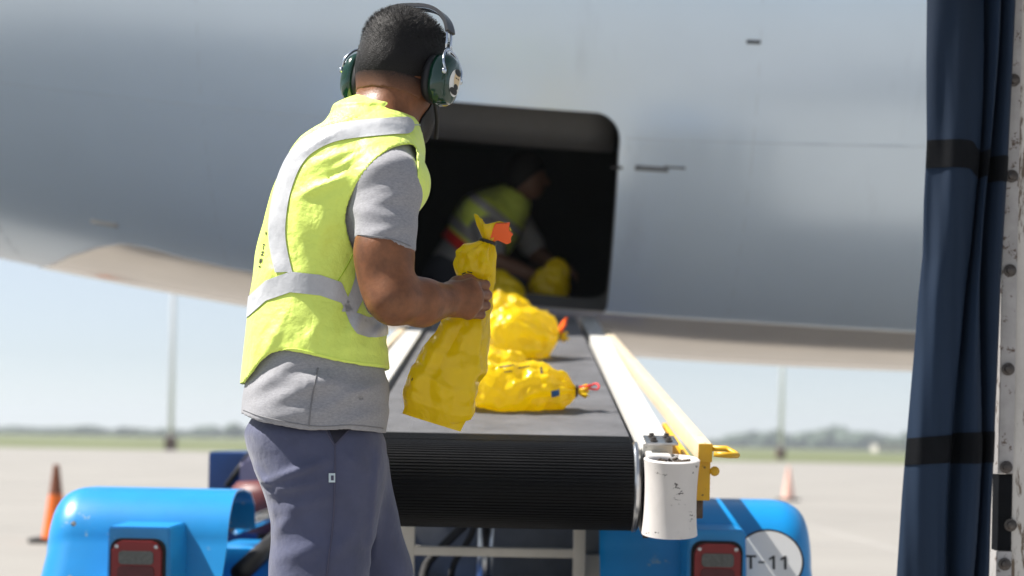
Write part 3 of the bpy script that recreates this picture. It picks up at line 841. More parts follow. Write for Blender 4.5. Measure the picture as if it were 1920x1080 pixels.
# fenders: bent sheet with rounded outer end
def fender(x_out, x_in):
    zt = .748; yb = 4.24
    prof = [(4.10, .20), (4.135, .36), (4.175, .52)]
    for k in range(11):
        a = math.radians(172 - 82 * k / 10); prof.append((yb + .15 + .17 * math.cos(a) + .02, zt - .17 + .17 * math.sin(a)))
    prof += [(4.50, zt), (4.62, zt - .012), (4.69, zt - .05), (4.71, zt - .12)]
    s = 1 if x_out > x_in else -1
    cy, cz = 4.75, .30
    xs = []
    L = abs(x_out - x_in); V = []; Q = []; st = []
    for t in np.linspace(0, 1, 8)[:-1]: st.append((x_in + (x_out - x_in) * t * (1 - .09 / L), 0))
    for a in np.linspace(0, 85, 9): st.append((x_out - s * .09 + s * .09 * math.sin(math.radians(a)), .09 * (1 - math.cos(math.radians(a)))))
    st.append((x_out + s * .0005, .16)); st.append((x_out, .5))
    for off in (0, .006):
        for (x, inset) in st:
            for (y, z) in prof:
                dy, dz = y - cy, z - cz; Ln = math.hypot(dy, dz); k = max(0.02, (Ln - inset - off) / Ln)
                V.append((x - s * off * (1 if inset else 0), cy + dy * k, cz + dz * k if inset or off else z))
    n = len(prof); m_ = len(st)
    for b in (0, n * m_):
        for i in range(m_ - 1):
            for j in range(n - 1):
                a = b + i * n + j; Q.append((a, a + 1, a + n + 1, a + n))
    for j in range(n - 1): Q.append((j, j + 1, n * m_ + j + 1, n * m_ + j))
    fo = MB().add(V, Q).build('fender', 'blue', ldr, auto=60)
    for k in (range(3) if s < 0 else ()):
        y, z = 4.105 + .02 * k, .66 - .14 * k
        MB().lathe([(.007, 0), (.007, .003), (.003, .005)], 12, Matrix.Translation((x_out - s * .115, 4.118 + (.166 - .11 * k) * .22, z)) @ Matrix.Rotation(math.pi / 2, 4, 'X')).build('rivet', 'steel', fo)
    # wheel under it
    xm = x_out - s * .2
    q = Matrix.Translation((xm, 4.72, .30)) @ Matrix.Rotation(math.pi / 2, 4, 'Y')
    wl = MB().lathe([(.16, -.09), (.26, -.1), (.295, -.07), (.3, 0), (.295, .07), (.26, .1), (.16, .09)], 40, q).build('wheel', 'rubber', ldr, auto=40)
    MB().lathe([(.04, -.05), (.15, -.075), (.165, -.092), (.165, .092), (.15, .075), (.04, .05)], 30, q).build('rim', 'white', wl, auto=40)
    return fo
FL = fender(-1.26, -.758); FR = fender(.822, .24)
def tail_lamp(px0, px1, pyt):
    a = at(px0, pyt, 4.06); b = at(px1, pyt, 4.06)
    x0, x1, zt = a.x, b.x, a.z
    bx = MB()
    V = [(x0, 4.06, zt), (x1, 4.06, zt), (x1 + .012, 4.06, zt - .34), (x0 - .004, 4.06, zt - .34),
         (x0, 4.36, zt + .004), (x1, 4.36, zt + .004), (x1 + .05, 4.30, zt - .34), (x0 - .004, 4.30, zt - .34)]
    t = bmesh.new(); vs = [t.verts.new(v) for v in V]
    for f in ((0, 1, 2, 3), (5, 4, 7, 6), (4, 5, 1, 0), (1, 5, 6, 2), (4, 0, 3, 7), (3, 2, 6, 7)): t.faces.new([vs[i] for i in f])
    bmesh.ops.bevel(t, geom=t.edges[:], offset=.004, segments=2, affect='EDGES')
    bx._merge(t); hb = bx.build('lamp_housing', 'blue', ldr, auto=40)
    cx = (x0 + x1) / 2; W = (x1 - x0) * .80; H = .20; cz = zt - .035 - H / 2
    q = Matrix.Translation((cx, 4.0585, cz)) @ Matrix.Rotation(math.pi / 2, 4, 'X')
    MB().prism(rrect(W * 1.13, H * 1.06, .028), .006, q, .002).build('lamp_gasket', 'rubber', hb, auto=40)
    q2 = Matrix.Translation((cx, 4.0525, cz)) @ Matrix.Rotation(math.pi / 2, 4, 'X')
    MB().prism(rrect(W, H, .026), .016, q2, .004).build('tail_light', 'lens_rim', hb, auto=40)
    q3 = Matrix.Translation((cx, 4.0365, cz)) @ Matrix.Rotation(math.pi / 2, 4, 'X')
    MB().prism(rrect(W * .70, H * .17, .008, cy=H * .29), .004, q3, .0015).build('reversing_lens', 'lens_clear', hb, auto=40)
    MB().prism(rrect(W * .74, H * .60, .010, cy=-H * .12), .004, q3, .0015).build('red_lens', 'lens_red', hb, auto=40)
    for sx in (-1, 1):
        for sz in (-1, 1):
            MB().lathe([(.005, 0), (.005, .002), (.002, .003)], 12, q3 @ Matrix.Translation((sx * W * .40, sz * H * .43, 0))).build('screw', 'steel', hb)
    return x0, x1, zt
tail_lamp(203, 318, 987); tail_lamp(1291, 1398, 992)
# round number sign on the right fender
sc = at(1441, 1052, 4.155)
slope = math.atan2(.04, .16)
q = Matrix.Translation((sc.x, 4.152, sc.z)) @ Matrix.Rotation(math.pi / 2 - slope, 4, 'X')
ell = lambda a, b, n=64: [(a * math.cos(2 * math.pi * k / n), b * math.sin(2 * math.pi * k / n)) for k in range(n)]
sg = MB().prism(ell(.0920, .0850), .003, q).build('number_sign_border', 'dark', ldr)
sg2 = MB().prism(ell(.0862, .0792), .003, q @ Matrix.Translation((0, 0, .002))).build('number_sign', 'sign', ldr)
def text_mesh(body, size, name, material, mtx, parent, extrude=0.0006, bold=0.0):
    cu = bpy.data.curves.new(name, 'FONT'); cu.body = body; cu.size = size; cu.extrude = extrude; cu.align_x = 'CENTER'; cu.align_y = 'CENTER'; cu.offset = bold
    to = bpy.data.objects.new('tmp', cu); col.objects.link(to)
    bpy.context.view_layer.update()
    dg = bpy.context.evaluated_depsgraph_get()
    me = bpy.data.meshes.new_from_object(to.evaluated_get(dg)); bpy.data.objects.remove(to)
    me.transform(mtx); me.name = name
    return obj_me(name, me, material, parent)
glyphs = {'T': [(-.015, .018), (.015, .018), (.015, .0125), (.0032, .0125), (.0032, -.018), (-.0032, -.018), (-.0032, .0125), (-.015, .0125)],
          '-': [(-.008, .002), (.008, .002), (.008, -.0025), (-.008, -.0025)],
          '1': [(.001, .018), (.0055, .018), (.0055, -.018), (-.001, -.018), (-.001, .0095), (-.010, .0055), (-.010, .0105)]}
for ch, dx in (('T', -.048), ('-', -.020), ('1', .010), ('1', .040)):
    MB().prism([(x + dx, y - .004) for x, y in glyphs[ch]], .0012, q @ Matrix.Translation((0, 0, .0048))).build('lettering', 'print', sg2)
# driver's place on the left: blue fuel box, seat, steering column
a = at(390, 846, 5.9)
MB().box((a.x, 5.9, .44), (a.x + .33, 6.7, a.z), .02).build('side_box', 'navyblue', ldr, auto=40)
MB().tube([at(425, 912, 5.86), at(470, 850, 5.86)], .012, 10).build('grab_bar', 'rubber', ldr, smooth=True)
s_ = at(500, 945, 5.4)
MB().lathe([(.05, -.10), (.11, -.09), (.135, -.03), (.13, .04), (.10, .075), (.03, .08)], 28, Matrix.Translation((s_.x, 5.4, s_.z))).build('seat_cushion', 'maroon', ldr, smooth=True)
MB().tube([(s_.x, 5.4, .44), (s_.x, 5.4, s_.z - .08)], .03, 14).build('seat_post', 'rubber', ldr, smooth=True)
s2 = at(498, 905, 5.7)
MB().prism(rrect(.17, .20, .04), .05, Matrix.Translation((s2.x, 5.7, s2.z)) @ Matrix.Rotation(math.pi / 2, 4, 'X'), .015).build('seat_back', 'lilac', ldr, auto=40)
s3 = at(480, 1035, 4.9)
MB().box((s3.x - .12, 4.8, .42), (s3.x + .2, 5.2, s3.z + .02), .02).build('step_box', 'blue', ldr, auto=40)
MB().tube([at(440, 990, 4.9), at(520, 960, 5.1)], .022, 12).build('grab_bar', 'steel', ldr, smooth=True)
MB().tube([at(450, 1075, 4.6), at(520, 1010, 4.9)], .03, 12).build('exhaust_pipe', 'dark', ldr, smooth=True)

# ================================================================== BAGGAGE CART (post and gathered curtain on the right)
CY = 2.60
cart = thing('baggage_cart', 'weathered white baggage cart post at the right edge', 'baggage cart', (1.2, 2.2, 0))
pA = at(1896, 1080, CY); pB = at(1905, 0, CY)
MB().box((.822, CY, .34), (.90, CY + .07, 2.05), .006).build('corner_post', 'post', cart, auto=40)
MB().box((.822, -.2, .34), (2.3, CY + .07, .42), .01).build('deck', 'plate', cart, auto=40)
MB().box((.80, -.2, 2.05), (2.3, CY + .10, 2.10), .01).build('roof', 'plate', cart, auto=40)
MB().box((2.23, CY, .42), (2.3, CY + .07, 2.05), .006).build('corner_post', 'post', cart, auto=40)
MB().box((.83, -.2, .42), (.89, -.13, 2.05), .006).build('corner_post', 'post', cart, auto=40)
MB().box((2.23, -.2, .42), (2.3, -.13, 2.05), .006).build('corner_post', 'post', cart, auto=40)
for x in (1.05, 2.05):
    for y in (.2, 2.2):
        q = Matrix.Translation((x, y, .17)) @ Matrix.Rotation(math.pi / 2, 4, 'Y')
        MB().lathe([(.05, -.05), (.15, -.055), (.17, -.03), (.17, .03), (.15, .055), (.05, .05)], 32, q).build('wheel', 'rubber', cart, auto=40)
        MB().box((x - .02, y - .02, .17), (x + .02, y + .02, .34)).build('axle_bracket', 'dark', cart)
# mounting strip with bolts
sx0 = at(1872, 900, CY - .012).x
strip = [(.34, at(1882, 1030, CY).z - .003), (at(1882, 888, CY).z, 2.03)]
for z0, z1 in strip: MB().box((.797, CY - .008, z0), (.8215, CY + .03, z1), .002).build('mounting_strip', 'plate', cart, auto=40)
MB().box((.799, CY - .003, at(1882, 1030, CY).z - .002), (.8215, CY + .03, at(1882, 888, CY).z - .001), .001).build('strip_gap', 'strap', cart)
for (px, py) in ((1883, 507), (1883, 692), (1882, 876), (1897, 985), (1886, 1058), (1884, 330), (1885, 150)):
    p = at(px, py, CY - .01); xx = min(max(p.x, .809), .8095 if px < 1892 else .8235)
    q = Matrix.Translation((xx, CY - (.0085 if px < 1892 else .0032), p.z)) @ Matrix.Rotation(math.pi / 2, 4, 'X')
    MB().lathe([(.0105, 0), (.0105, .0022), (.0068, .003), (.0065, .0075), (.003, .009)], 14, q).build('bolt', 'bolt', cart, auto=40)

cur = thing('gathered_curtain', 'navy blue curtain with black bands gathered at the cart post', 'curtain', (.76, CY, .4))
L_ = np.array([(1738, -120), (1737, 0), (1735, 130), (1735, 270), (1729, 380), (1727, 480), (1719, 560), (1714, 640), (1706, 740), (1699, 830), (1692, 930), (1684, 1080), (1678, 1250)], float)
R_ = np.array([(1908, -120), (1906, 0), (1899, 130), (1890, 300), (1884, 400), (1878, 500), (1873, 640), (1869, 760), (1867, 850), (1863, 950), (1860, 1080), (1856, 1250)], float)
def curtain_pt(s, py, off=0.0):
    xl = np.interp(py, L_[:, 1], L_[:, 0]); xr = np.interp(py, R_[:, 1], R_[:, 0])
    h = np.clip((py + 100) / 1300, 0, 1)
    # fold layout: broad near panel, deep valley, narrower ridges
    s1 = .50 + .05 * math.sin(py * .006) + .14 * (1 - h) ; s2 = .78 + .04 * math.sin(py * .008 + 1)
    x = s + .025 * math.sin(6.28 * s * 2 + py * .004) * h
    d = .0
    d += .020 * max(0, math.sin(math.pi * min(max(s, 0) / s1, 1))) ** .8 if s < s1 else 0
    if s1 <= s < s2: t = (s - s1) / (s2 - s1); d += -.035 * math.sin(math.pi * min(1, t * 2.2)) * (t < .4545) + (.020 * math.sin(math.pi * (t - .4545) / .5455) if t >= .4545 else 0)
    if s >= s2: t = (s - s2) / (1 - s2); d += -.03 * math.sin(math.pi * min(1, t * 3)) * (t < .333) + (.012 * math.sin(math.pi * (t - .333) / .667) if t >= .333 else 0) - .012
    d += .0022 * math.sin(s * 19 + py * .006) + .0016 * math.sin(s * 41 - py * .012) * h + .0022 * math.sin(py * .013 + s * 9) * math.sin(s * 3.1)
    px = xl + (xr - xl) * x
    p = at(px, py, CY - .03); p.y = CY - .035 - d * .8 - off
    return p
def curtain_sheet(name, s0, s1, f0, f1, n, mrows, material, parent, off=0.0, th=.0022):
    V = []; Q = []
    for b in (off, off - th):
        for j in range(mrows + 1):
            for i in range(n + 1):
                s = s0 + (s1 - s0) * i / n; y0 = f0(s); y1 = f1(s); V.append(curtain_pt(s, y0 + (y1 - y0) * j / mrows, b))
    k = (n + 1) * (mrows + 1)
    for b in (0, k):
        for j in range(mrows):
            for i in range(n): a = b + j * (n + 1) + i; Q.append((a, a + 1, a + n + 2, a + n + 1))
    for i in range(n): Q += [(i, i + 1, i + 1 + k, i + k), (mrows * (n + 1) + i, mrows * (n + 1) + i + 1, mrows * (n + 1) + i + 1 + k, mrows * (n + 1) + i + k)]
    for j in range(mrows): Q += [(j * (n + 1), (j + 1) * (n + 1), (j + 1) * (n + 1) + k, j * (n + 1) + k), (j * (n + 1) + n, (j + 1) * (n + 1) + n, (j + 1) * (n + 1) + n + k, j * (n + 1) + n + k)]
    return MB().add(V, Q).build(name, material, parent, auto=80)
curtain_sheet('cloth', 0, 1, lambda s: -110, lambda s: 1240, 110, 140, 'cloth', cur)
step_ = lambda s, a: a * (1 / (1 + math.exp(-(s - .56) * 60))) + a * .5 * (1 / (1 + math.exp(-(s - .8) * 60)))
curtain_sheet('band', -.004, 1.0, lambda s: 265 + 4 * s + step_(s, 16), lambda s: 317 + 3 * s + step_(s, 14), 110, 6, 'strap', cur, .0022, .0016)
curtain_sheet('band', -.004, 1.0, lambda s: 822 - 14 * s * (s < .5) + step_(s, -4) - 7 * (s >= .5), lambda s: 872 - 10 * s * (s < .5) + step_(s, -3), 110, 6, 'strap', cur, .0022, .0016)
rd = MB().tube([(.70, CY - .03, at(1800, -125, CY).z), (.90, CY - .03, at(1800, -125, CY).z)], .012, 12); rd.build('curtain_rod', 'steel', cart, smooth=True)

# ================================================================== THE LOADING WORKER
TH = math.radians(78)
fv = Vector((math.sin(TH), math.cos(TH), 0)); rv = Vector((math.cos(TH), -math.sin(TH), 0))
TY = 3.12
def loft_px(rows, ratio_default=.72, Y=TY):
    out = []
    for row in rows:
        py, xl, xr = row[:3]; q = row[3] if len(row) > 3 else ratio_default; Yr = row[4] if len(row) > 4 else Y
        a = at(xl, py, Yr); b = at(xr, py, Yr); hw = (b.x - a.x) / 2
        # projected half width of an ellipse whose lateral axis is turned by TH
        aa = hw / math.sqrt(math.cos(TH) ** 2 + (q * math.sin(TH)) ** 2)
        out.append(((a.z + b.z) / 2, (a.x + b.x) / 2, Yr, aa, aa * q))
    return Loft(out, rv, fv, 2.25)
man = thing('person', 'worker in bright yellow vest and green ear defenders loading bags', 'person', (at(600, 826, TY).x, TY, 0))

# --- head frame
HA = math.radians(30); HT = math.radians(-6)
hfw = Vector((math.sin(HA), math.cos(HA), 0)); hr = Vector((math.cos(HA), -math.sin(HA), 0)); hu = Vector((0, 0, 1))
rot = Matrix.Rotation(math.radians(6), 3, hfw) @ Matrix.Rotation(math.radians(-8), 3, hr)
hr = rot @ hr; hfw = rot @ hfw; hu = rot @ hu
HC = at(756, 133, 3.16)
def hp(x, y, z): return HC + hr * x + hfw * y + hu * z
AX = (hr, hfw, hu)
cran = [(Ellip(hp(0, -.008, .018), (.0745, .092, .088), AX), .0), (Ellip(hp(0, -.048, -.014), (.064, .05, .066), AX), .03),
        (Ellip(hp(0, -.015, .045), (.066, .078, .058), AX), .02),
        (Ellip(hp(0, .035, .015), (.066, .062, .070), AX), .03)]
neckbase = at(706, 262, 3.13)
body_prims = cran + [
    (Ellip(hp(0, .040, -.055), (.056, .062, .066), AX), .03),
    (RCone(hp(-.045, .0, -.062), hp(0, .078, -.104), .020, .018), .03), (RCone(hp(.045, .0, -.062), hp(0, .078, -.104), .020, .018), .03),
    (RCone(hp(0, .098, .002), hp(0, .117, -.030), .008, .013), .012), (RCone(hp(-.013, .104, -.034), hp(.013, .104, -.034), .008, .008), .01),
    (RCone(hp(-.035, .083, .018), hp(.035, .083, .018), .010, .010), .015),
    (RCone(hp(-.020, .092, -.062), hp(.020, .092, -.062), .007, .007), .008), (RCone(hp(-.018, .090, -.073), hp(.018, .090, -.073), .008, .008), .008),
    (Ellip(hp(.078, -.002, -.008), (.010, .018, .032), AX), .01), (Ellip(hp(-.078, -.002, -.008), (.010, .018, .032), AX), .01),
    (RCone(hp(0, -.022, -.045), neckbase, .056, .066), .035),
    (RCone(hp(.02, -.03, -.06), at(690, 285, 3.02), .035, .04), .04),
]
sh_r = at(726, 345, 2.97); el_r = at(738, 562, 2.915); wr_r = at(842, 562, 3.02)
mid_r = at(722, 470, 2.93)
sh_l = Vector((neckbase.x - rv.x * .17, neckbase.y - rv.y * .17 , at(700, 340, 3.3).z)); el_l = at(700, 560, 3.40); wr_l = at(815, 560, 3.30)
chest = loft_px([(820, 480, 705), (700, 478, 700), (600, 482, 698), (500, 505, 705), (420, 520, 735), (350, 545, 750), (290, 585, 755), (262, 640, 752)], .70)
legN = [at(604, 900, 3.06), at(598, 1080, 3.06)]; legF = [at(640, 890, 3.22), at(684, 1080, 3.24)]
body_prims += [
    (chest, .04), (RCone(sh_r, neckbase, .055, .06), .05), (RCone(sh_l, neckbase, .055, .06), .05),
    (RCone(sh_r, mid_r, .055, .050), .03), (RCone(mid_r, el_r, .050, .044), .02), (Ellip(at(703, 500, 2.93), (.030, .035, .07)), .03),
    (RCone(el_r, at(790, 567, 2.965), .043, .043), .02), (RCone(at(790, 567, 2.965), wr_r, .042, .031), .02),
    (RCone(sh_l, el_l, .056, .045), .03), (RCone(el_l, wr_l, .044, .031), .02),
    (RCone(legN[0], legN[1], .085, .068), .03), (RCone(legN[1], Vector((legN[1].x + .0, 3.05, .10)), .066, .045), .03),
    (RCone(legF[0], legF[1], .085, .068), .03), (RCone(legF[1], Vector((legF[1].x + .05, 3.27, .10)), .066, .045), .03),
]
# right hand: back towards the camera, closed on the bag's neck
def hand(prims, W, mcp, pip, dip, tip, thumb, r0=.0105):
    for k in range(4):
        s = (1.0, 1.05, 1.0, .9)[k]
        prims.append((RCone(W + (mcp[k] - W) * .12, mcp[k], .018, .0112 * s), .010))
        prims.append((RCone(mcp[k], pip[k], .0104 * s, .0092 * s), .003))
        prims.append((RCone(pip[k], dip[k], .0100 * s, .0090 * s), .002))
        prims.append((RCone(dip[k], tip[k], .0088 * s, .0075 * s), .002))
    for a, b, ra, rb in thumb: prims.append((RCone(a, b, ra, rb), .010))
mcp = [at(884, 533, 3.035), at(889, 552, 3.03), at(887, 572, 3.032), at(878, 589, 3.04)]
pip = [at(910, 534, 3.075), at(913, 553, 3.078), at(911, 573, 3.078), at(902, 590, 3.075)]
dip = [at(905, 536, 3.108), at(907, 555, 3.112), at(905, 574, 3.112), at(896, 590, 3.105)]
tip = [at(888, 538, 3.116), at(889, 556, 3.118), at(888, 574, 3.118), at(881, 589, 3.112)]
th = [(at(838, 552, 3.04), at(858, 534, 3.062), .019, .016), (at(858, 534, 3.062), at(878, 527, 3.075), .0145, .0125), (at(878, 527, 3.075), at(898, 533, 3.092), .0125, .0095)]
hand(body_prims, wr_r + Vector((0, 0, 0)), mcp, pip, dip, tip, th)
body_prims.append((RCone(at(852, 560, 3.03), at(876, 560, 3.035), .030, .030, (0.3, 1, 0), 1.7), .02))
off = Vector((-.004, .215, 0)); mir = lambda p: Vector((p.x - .035, 6.37 - p.y, p.z))
hand(body_prims, wr_l, [mir(p) for p in mcp], [mir(p) for p in pip], [mir(p) for p in dip], [mir(p) for p in tip], [(mir(a), mir(b), ra, rb) for a, b, ra, rb in th])
body_u = Union(body_prims)
V, Q = sdf_mesh(body_u.d, (-.62, 2.80, .02), (.06, 3.56, 1.80), .0027)
V = smooth_np(V, Q, 2)
body = obj_np('body', V, Q, 'skin', man)
BODY_BVH = None
# eyes
for sx in (-.03, .03):
    MB().lathe([(.001, -.011), (.008, -.008), (.011, 0), (.008, .008), (.001, .011)], 14, Matrix.Translation(hp(sx, .083, .003))).build('eye', 'eye', man, smooth=True)

# --- trousers
hem_x = np.array([430, 452, 500, 590, 660, 720, 760], float); hem_y = np.array([772, 776, 792, 808, 806, 812, 812], float)
zline = lambda P, xs, ys: np.interp(P[..., 0], [at(x, y, 3.05).x for x, y in zip(xs, ys)], [at(x, y, 3.05).z for x, y in zip(xs, ys)])
pants_u = Union([(loft_px([(745, 500, 670), (775, 480, 698), (812, 458, 721), (840, 461, 724), (880, 474, 722), (915, 492, 716), (950, 515, 700), (985, 540, 690)], .80), .0),
                 (RCone(at(606, 905, 3.06), at(598, 1075, 3.06), .098, .087), .05), (RCone(at(598, 1075, 3.06), Vector((at(598, 1075, 3.06).x, 3.05, .07)), .086, .072), .04),
                 (RCone(at(640, 885, 3.22), at(688, 1080, 3.24), .096, .086), .03), (RCone(at(688, 1080, 3.24), Vector((at(684, 1080, 3.24).x + .05, 3.27, .07)), .085, .072), .04)])
pf = ridges([(500, 905, 620, 862, 9, 0.0098), (505, 920, 600, 905, 8, 0.0070), (470, 880, 520, 930, 9, 0.0084), (515, 960, 640, 925, 12, 0.0056), (512, 1000, 560, 960, 12, 0.0056),
             (520, 1050, 640, 1010, 16, 0.0056), (560, 830, 590, 880, 14, -0.0042), (712, 830, 690, 1060, 8, 0.0070), (650, 850, 690, 880, 10, 0.0056), (660, 1000, 600, 1075, 14, 0.0070), (494, 912, 515, 918, 6, -0.0112)], 3.0)
pcr = crease(5, .0040, 4, 9, 5)
pants_d = lambda P: np.maximum(np.maximum(pants_u.d(P) - pf(P) - pcr(P), .05 - P[..., 2]), P[..., 2] - zline(P, hem_x, hem_y) - .022)
V, Q = sdf_mesh(pants_d, (-.60, 2.86, .03), (.06, 3.46, 1.02), .005)
V = smooth_np(V, Q, 2); pants = obj_np('trousers', V, Q, 'pants', man)
for c, d in (((legN[1].x), 3.05), ((legF[1].x + .05), 3.27)):
    u = Union([(RCone((c - .05, d - .01, .045), (c + .13, d + .03, .035), .042, .034), .0), (RCone((c, d, .05), (c, d, .10), .045, .045), .03)])
    V, Q = sdf_mesh(lambda P: np.maximum(u.d(P), .002 - P[..., 2]), (c - .15, d - .12, -.02), (c + .22, d + .14, .17), .006)
    obj_np('shoe', smooth_np(V, Q, 2), Q, 'shoe', man)

# --- T-shirt (torso and sleeves)
shirt_u = Union([(loft_px([(845, 456, 722), (800, 452, 724), (780, 452, 728), (740, 456, 728), (700, 461, 722), (600, 472, 706), (500, 492, 712), (420, 508, 742), (350, 530, 762), (290, 572, 765), (258, 640, 755)], .74), .0),
                 (RCone(sh_r, neckbase, .062, .066), .05), (RCone(sh_l, neckbase, .062, .066), .05),
                 (RCone(at(726, 352, 2.965), at(722, 480, 2.93), .060, .057), .03), (RCone(sh_l, sh_l + (el_l - sh_l) * .62, .066, .06), .03)])
sf = ridges([(465, 735, 560, 688, 15, .007), (490, 765, 620, 715, 15, .007), (575, 712, 715, 738, 15, .008), (470, 785, 600, 775, 15, .005), (620, 765, 724, 715, 13, .008),
             (640, 800, 722, 770, 13, .006), (530, 705, 640, 688, 11, -.005), (555, 745, 640, 762, 13, -.002), (585, 700, 580, 800, 6, .002),
             (690, 335, 775, 305, 14, .004), (668, 405, 775, 430, 13, .005), (675, 375, 750, 350, 11, -.003), (695, 455, 770, 440, 10, .004), (700, 400, 770, 380, 9, .003)], 3.0)
armR = Union([(RCone(sh_r, mid_r, .058, .051), .03), (RCone(mid_r, el_r, .051, .044), .02)])
armL = Union([(RCone(sh_l, el_l, .056, .045), .03)])
hemA = at(668, 447, 2.93); hemB = at(776, 472, 2.93); e_ = (hemB - hemA); hn = np.array((-e_.z, 0, e_.x)); hn = hn / np.linalg.norm(hn)   # points up
neckcap = RCone(hp(0, -.03, -.05), neckbase + Vector((.01, 0, -.005)), .060, .074)
scr = crease(8, .0022, 7, 16, 5, (.3, .2, 1))
def shirt_d(P):
    o = shirt_u.d(P) - sf(P) - scr(P)
    d = np.maximum(o, -(o + .0075))
    d = np.maximum(d, zline(P, hem_x, hem_y) - P[..., 2])
    # sleeve ends
    sl = (hemA.x - P[..., 0]) * hn[0] + (hemA.z - P[..., 2]) * hn[2]
    near = np.maximum(np.maximum(2.985 - .0 - P[..., 1], 0) * 0 + (P[..., 1] - 3.005), armR.d(P) - .022)
    d = np.maximum(d, -np.maximum(-sl * -1.0, near)) if False else np.where(near < 0, np.maximum(d, sl), d)
    return np.maximum(d, -neckcap.d(P))
V, Q = sdf_mesh(shirt_d, (-.58, 2.83, .86), (.06, 3.50, 1.56), .0036)
V = smooth_np(V, Q, 2); shirt = obj_np('t_shirt', V, Q, 'shirt', man)

# --- hi-vis vest
vest_u = Union([(loft_px([(740, 454, 728), (715, 456, 726), (690, 458, 725), (640, 462, 723), (600, 467, 716), (560, 470, 705), (500, 479, 705), (450, 488, 740), (400, 500, 765), (350, 514, 776), (300, 534, 782), (270, 556, 780), (240, 600, 766), (215, 640, 750)], .76), .0),
                (RCone(sh_r + Vector((.002, .028, .004)), neckbase + Vector((-.004, 0, .004)), .074, .072), .05), (RCone(sh_l, neckbase + Vector((-.006, 0, .012)), .070, .074), .05)])
vf = ridges([(470, 690, 500, 610, 14, 0.0095), (500, 680, 540, 600, 14, 0.0108), (548, 672, 590, 600, 14, -0.0081), (590, 670, 600, 600, 16, 0.0081), (640, 670, 655, 560, 12, -0.0108), (665, 640, 690, 570, 10, 0.0108),
             (600, 660, 720, 655, 10, 0.0054), (560, 380, 650, 345, 10, 0.0081), (545, 410, 560, 500, 14, -0.0081), (620, 400, 600, 520, 18, 0.0054), (600, 320, 740, 270, 10, 0.0054), (560, 300, 640, 255, 10, 0.0054),
             (640, 450, 600, 560, 12, -0.0068), (500, 480, 520, 560, 14, 0.0068), (700, 640, 722, 600, 8, 0.0108), (640, 330, 690, 300, 7, 0.0054), (610, 352, 660, 330, 7, -0.0054), (480, 560, 470, 660, 12, 0.0068)], 3.02)
vhx = np.array([430, 455, 480, 500, 520, 545, 580, 640, 690, 726, 760], float); vhy = np.array([726, 722, 702, 682, 668, 662, 668, 682, 690, 692, 690], float)
arm_poly = catmull([(776, 274), (740, 276), (706, 298), (675, 335), (654, 378), (648, 412), (655, 448), (668, 484), (674, 535), (690, 585), (716, 585), (745, 540), (768, 480), (778, 430), (783, 380), (782, 315)], 5, True)
neck_cut = RCone(hp(0, -.01, -.04), neckbase + Vector((.022, .012, .012)), .062, .076)
vcr = crease(3, .0062, 5, 13, 6)
shirt_body = Union(shirt_u.p[:3])
def vest_o(P): return smin(vest_u.d(P) - vf(P) - vcr(P), shirt_body.d(P) - sf(P) - .0085, .012)
def vest_d(P):
    o = vest_o(P); T = .0075
    d = np.maximum(o, -(o + T))
    d = np.maximum(d, zline(P, vhx, vhy) - P[..., 2])
    far = d > .06
    near = (P[..., 1] < 3.07) & (np.abs(d) < .08)
    if near.any():
        px, py = to_px(P[near]); pd = polysdf(px, py, arm_poly) / F * 2.97
        d[near] = np.maximum(d[near], -np.maximum(pd, P[near][:, 1] - 3.068))
    d = np.maximum(d, -(armL.d(P) - .028))
    d = np.maximum(d, -neck_cut.d(P))
    return d
V, Q = sdf_mesh(vest_d, (-.58, 2.83, 1.0), (.08, 3.50, 1.60), .0036)
V = smooth_np(V, Q, 2); vest = obj_np('vest', V, Q, 'vest', man)
VV, VQ = V, Q

# reflective tape: strips cut out of the vest's outer face and lifted off it
def tape(name, warp_px, half_px, keep, material='tape'):
    """warp_px: picture-x -> centre picture-y; strips of constant half width, lying on the vest"""
    ctr = VV[VQ].mean(1).astype(np.float32)
    o = vest_o(ctr)
    sel = (o > -.0035) & keep(ctr)
    q = VQ[sel]; used, inv = np.unique(q, return_inverse=True)
    bm = bmesh.new(); vs = [bm.verts.new(VV[i]) for i in used]
    for f in inv.reshape(q.shape): bm.faces.new([vs[i] for i in f])
    bm.normal_update()
    bmesh.ops.recalc_face_normals(bm, faces=bm.faces[:])
    orig = {}
    lay = bm.verts.layers.float_vector.new('o')
    for v in bm.verts: v[lay] = v.co
    wz = lambda co: warp_px(co)
    for v in bm.verts:
        c = v.co.copy(); v.co = Vector((c.x, c.y, wz(c)))
    for s in (1, -1):
        g = bm.verts[:] + bm.edges[:] + bm.faces[:]
        bmesh.ops.bisect_plane(bm, geom=g, plane_co=(0, 0, s * half_px), plane_no=(0, 0, s), clear_outer=True)
    for v in bm.verts: v.co = v[lay]
    bm.normal_update()
    if not bm.faces: bm.free(); return None
    # orient outwards
    up = sum((vest_o(np.array([list(f.calc_center_median() + f.normal * .003)], np.float32))[0] - vest_o(np.array([list(f.calc_center_median())], np.float32))[0]) for f in bm.faces[:40])
    if up < 0: bmesh.ops.reverse_faces(bm, faces=bm.faces[:]); bm.normal_update()
    nrm = {v: v.normal.copy() for v in bm.verts}
    for v in bm.verts: v.co = v.co + nrm[v] * .0022
    me = bpy.data.meshes.new(name); bm.to_mesh(me); bm.free()
    return obj_me(name, me, material, vest, True)
bxs = np.array([440, 468, 500, 545, 600, 640, 655, 668, 690, 715, 740], float); bys = np.array([590, 574, 545, 529, 535, 549, 585, 606, 614, 612, 605], float)
def band_w(c):
    px, py = to_px(np.array(c)); return (np.interp(px, bxs, bys) - py) / F * c.y
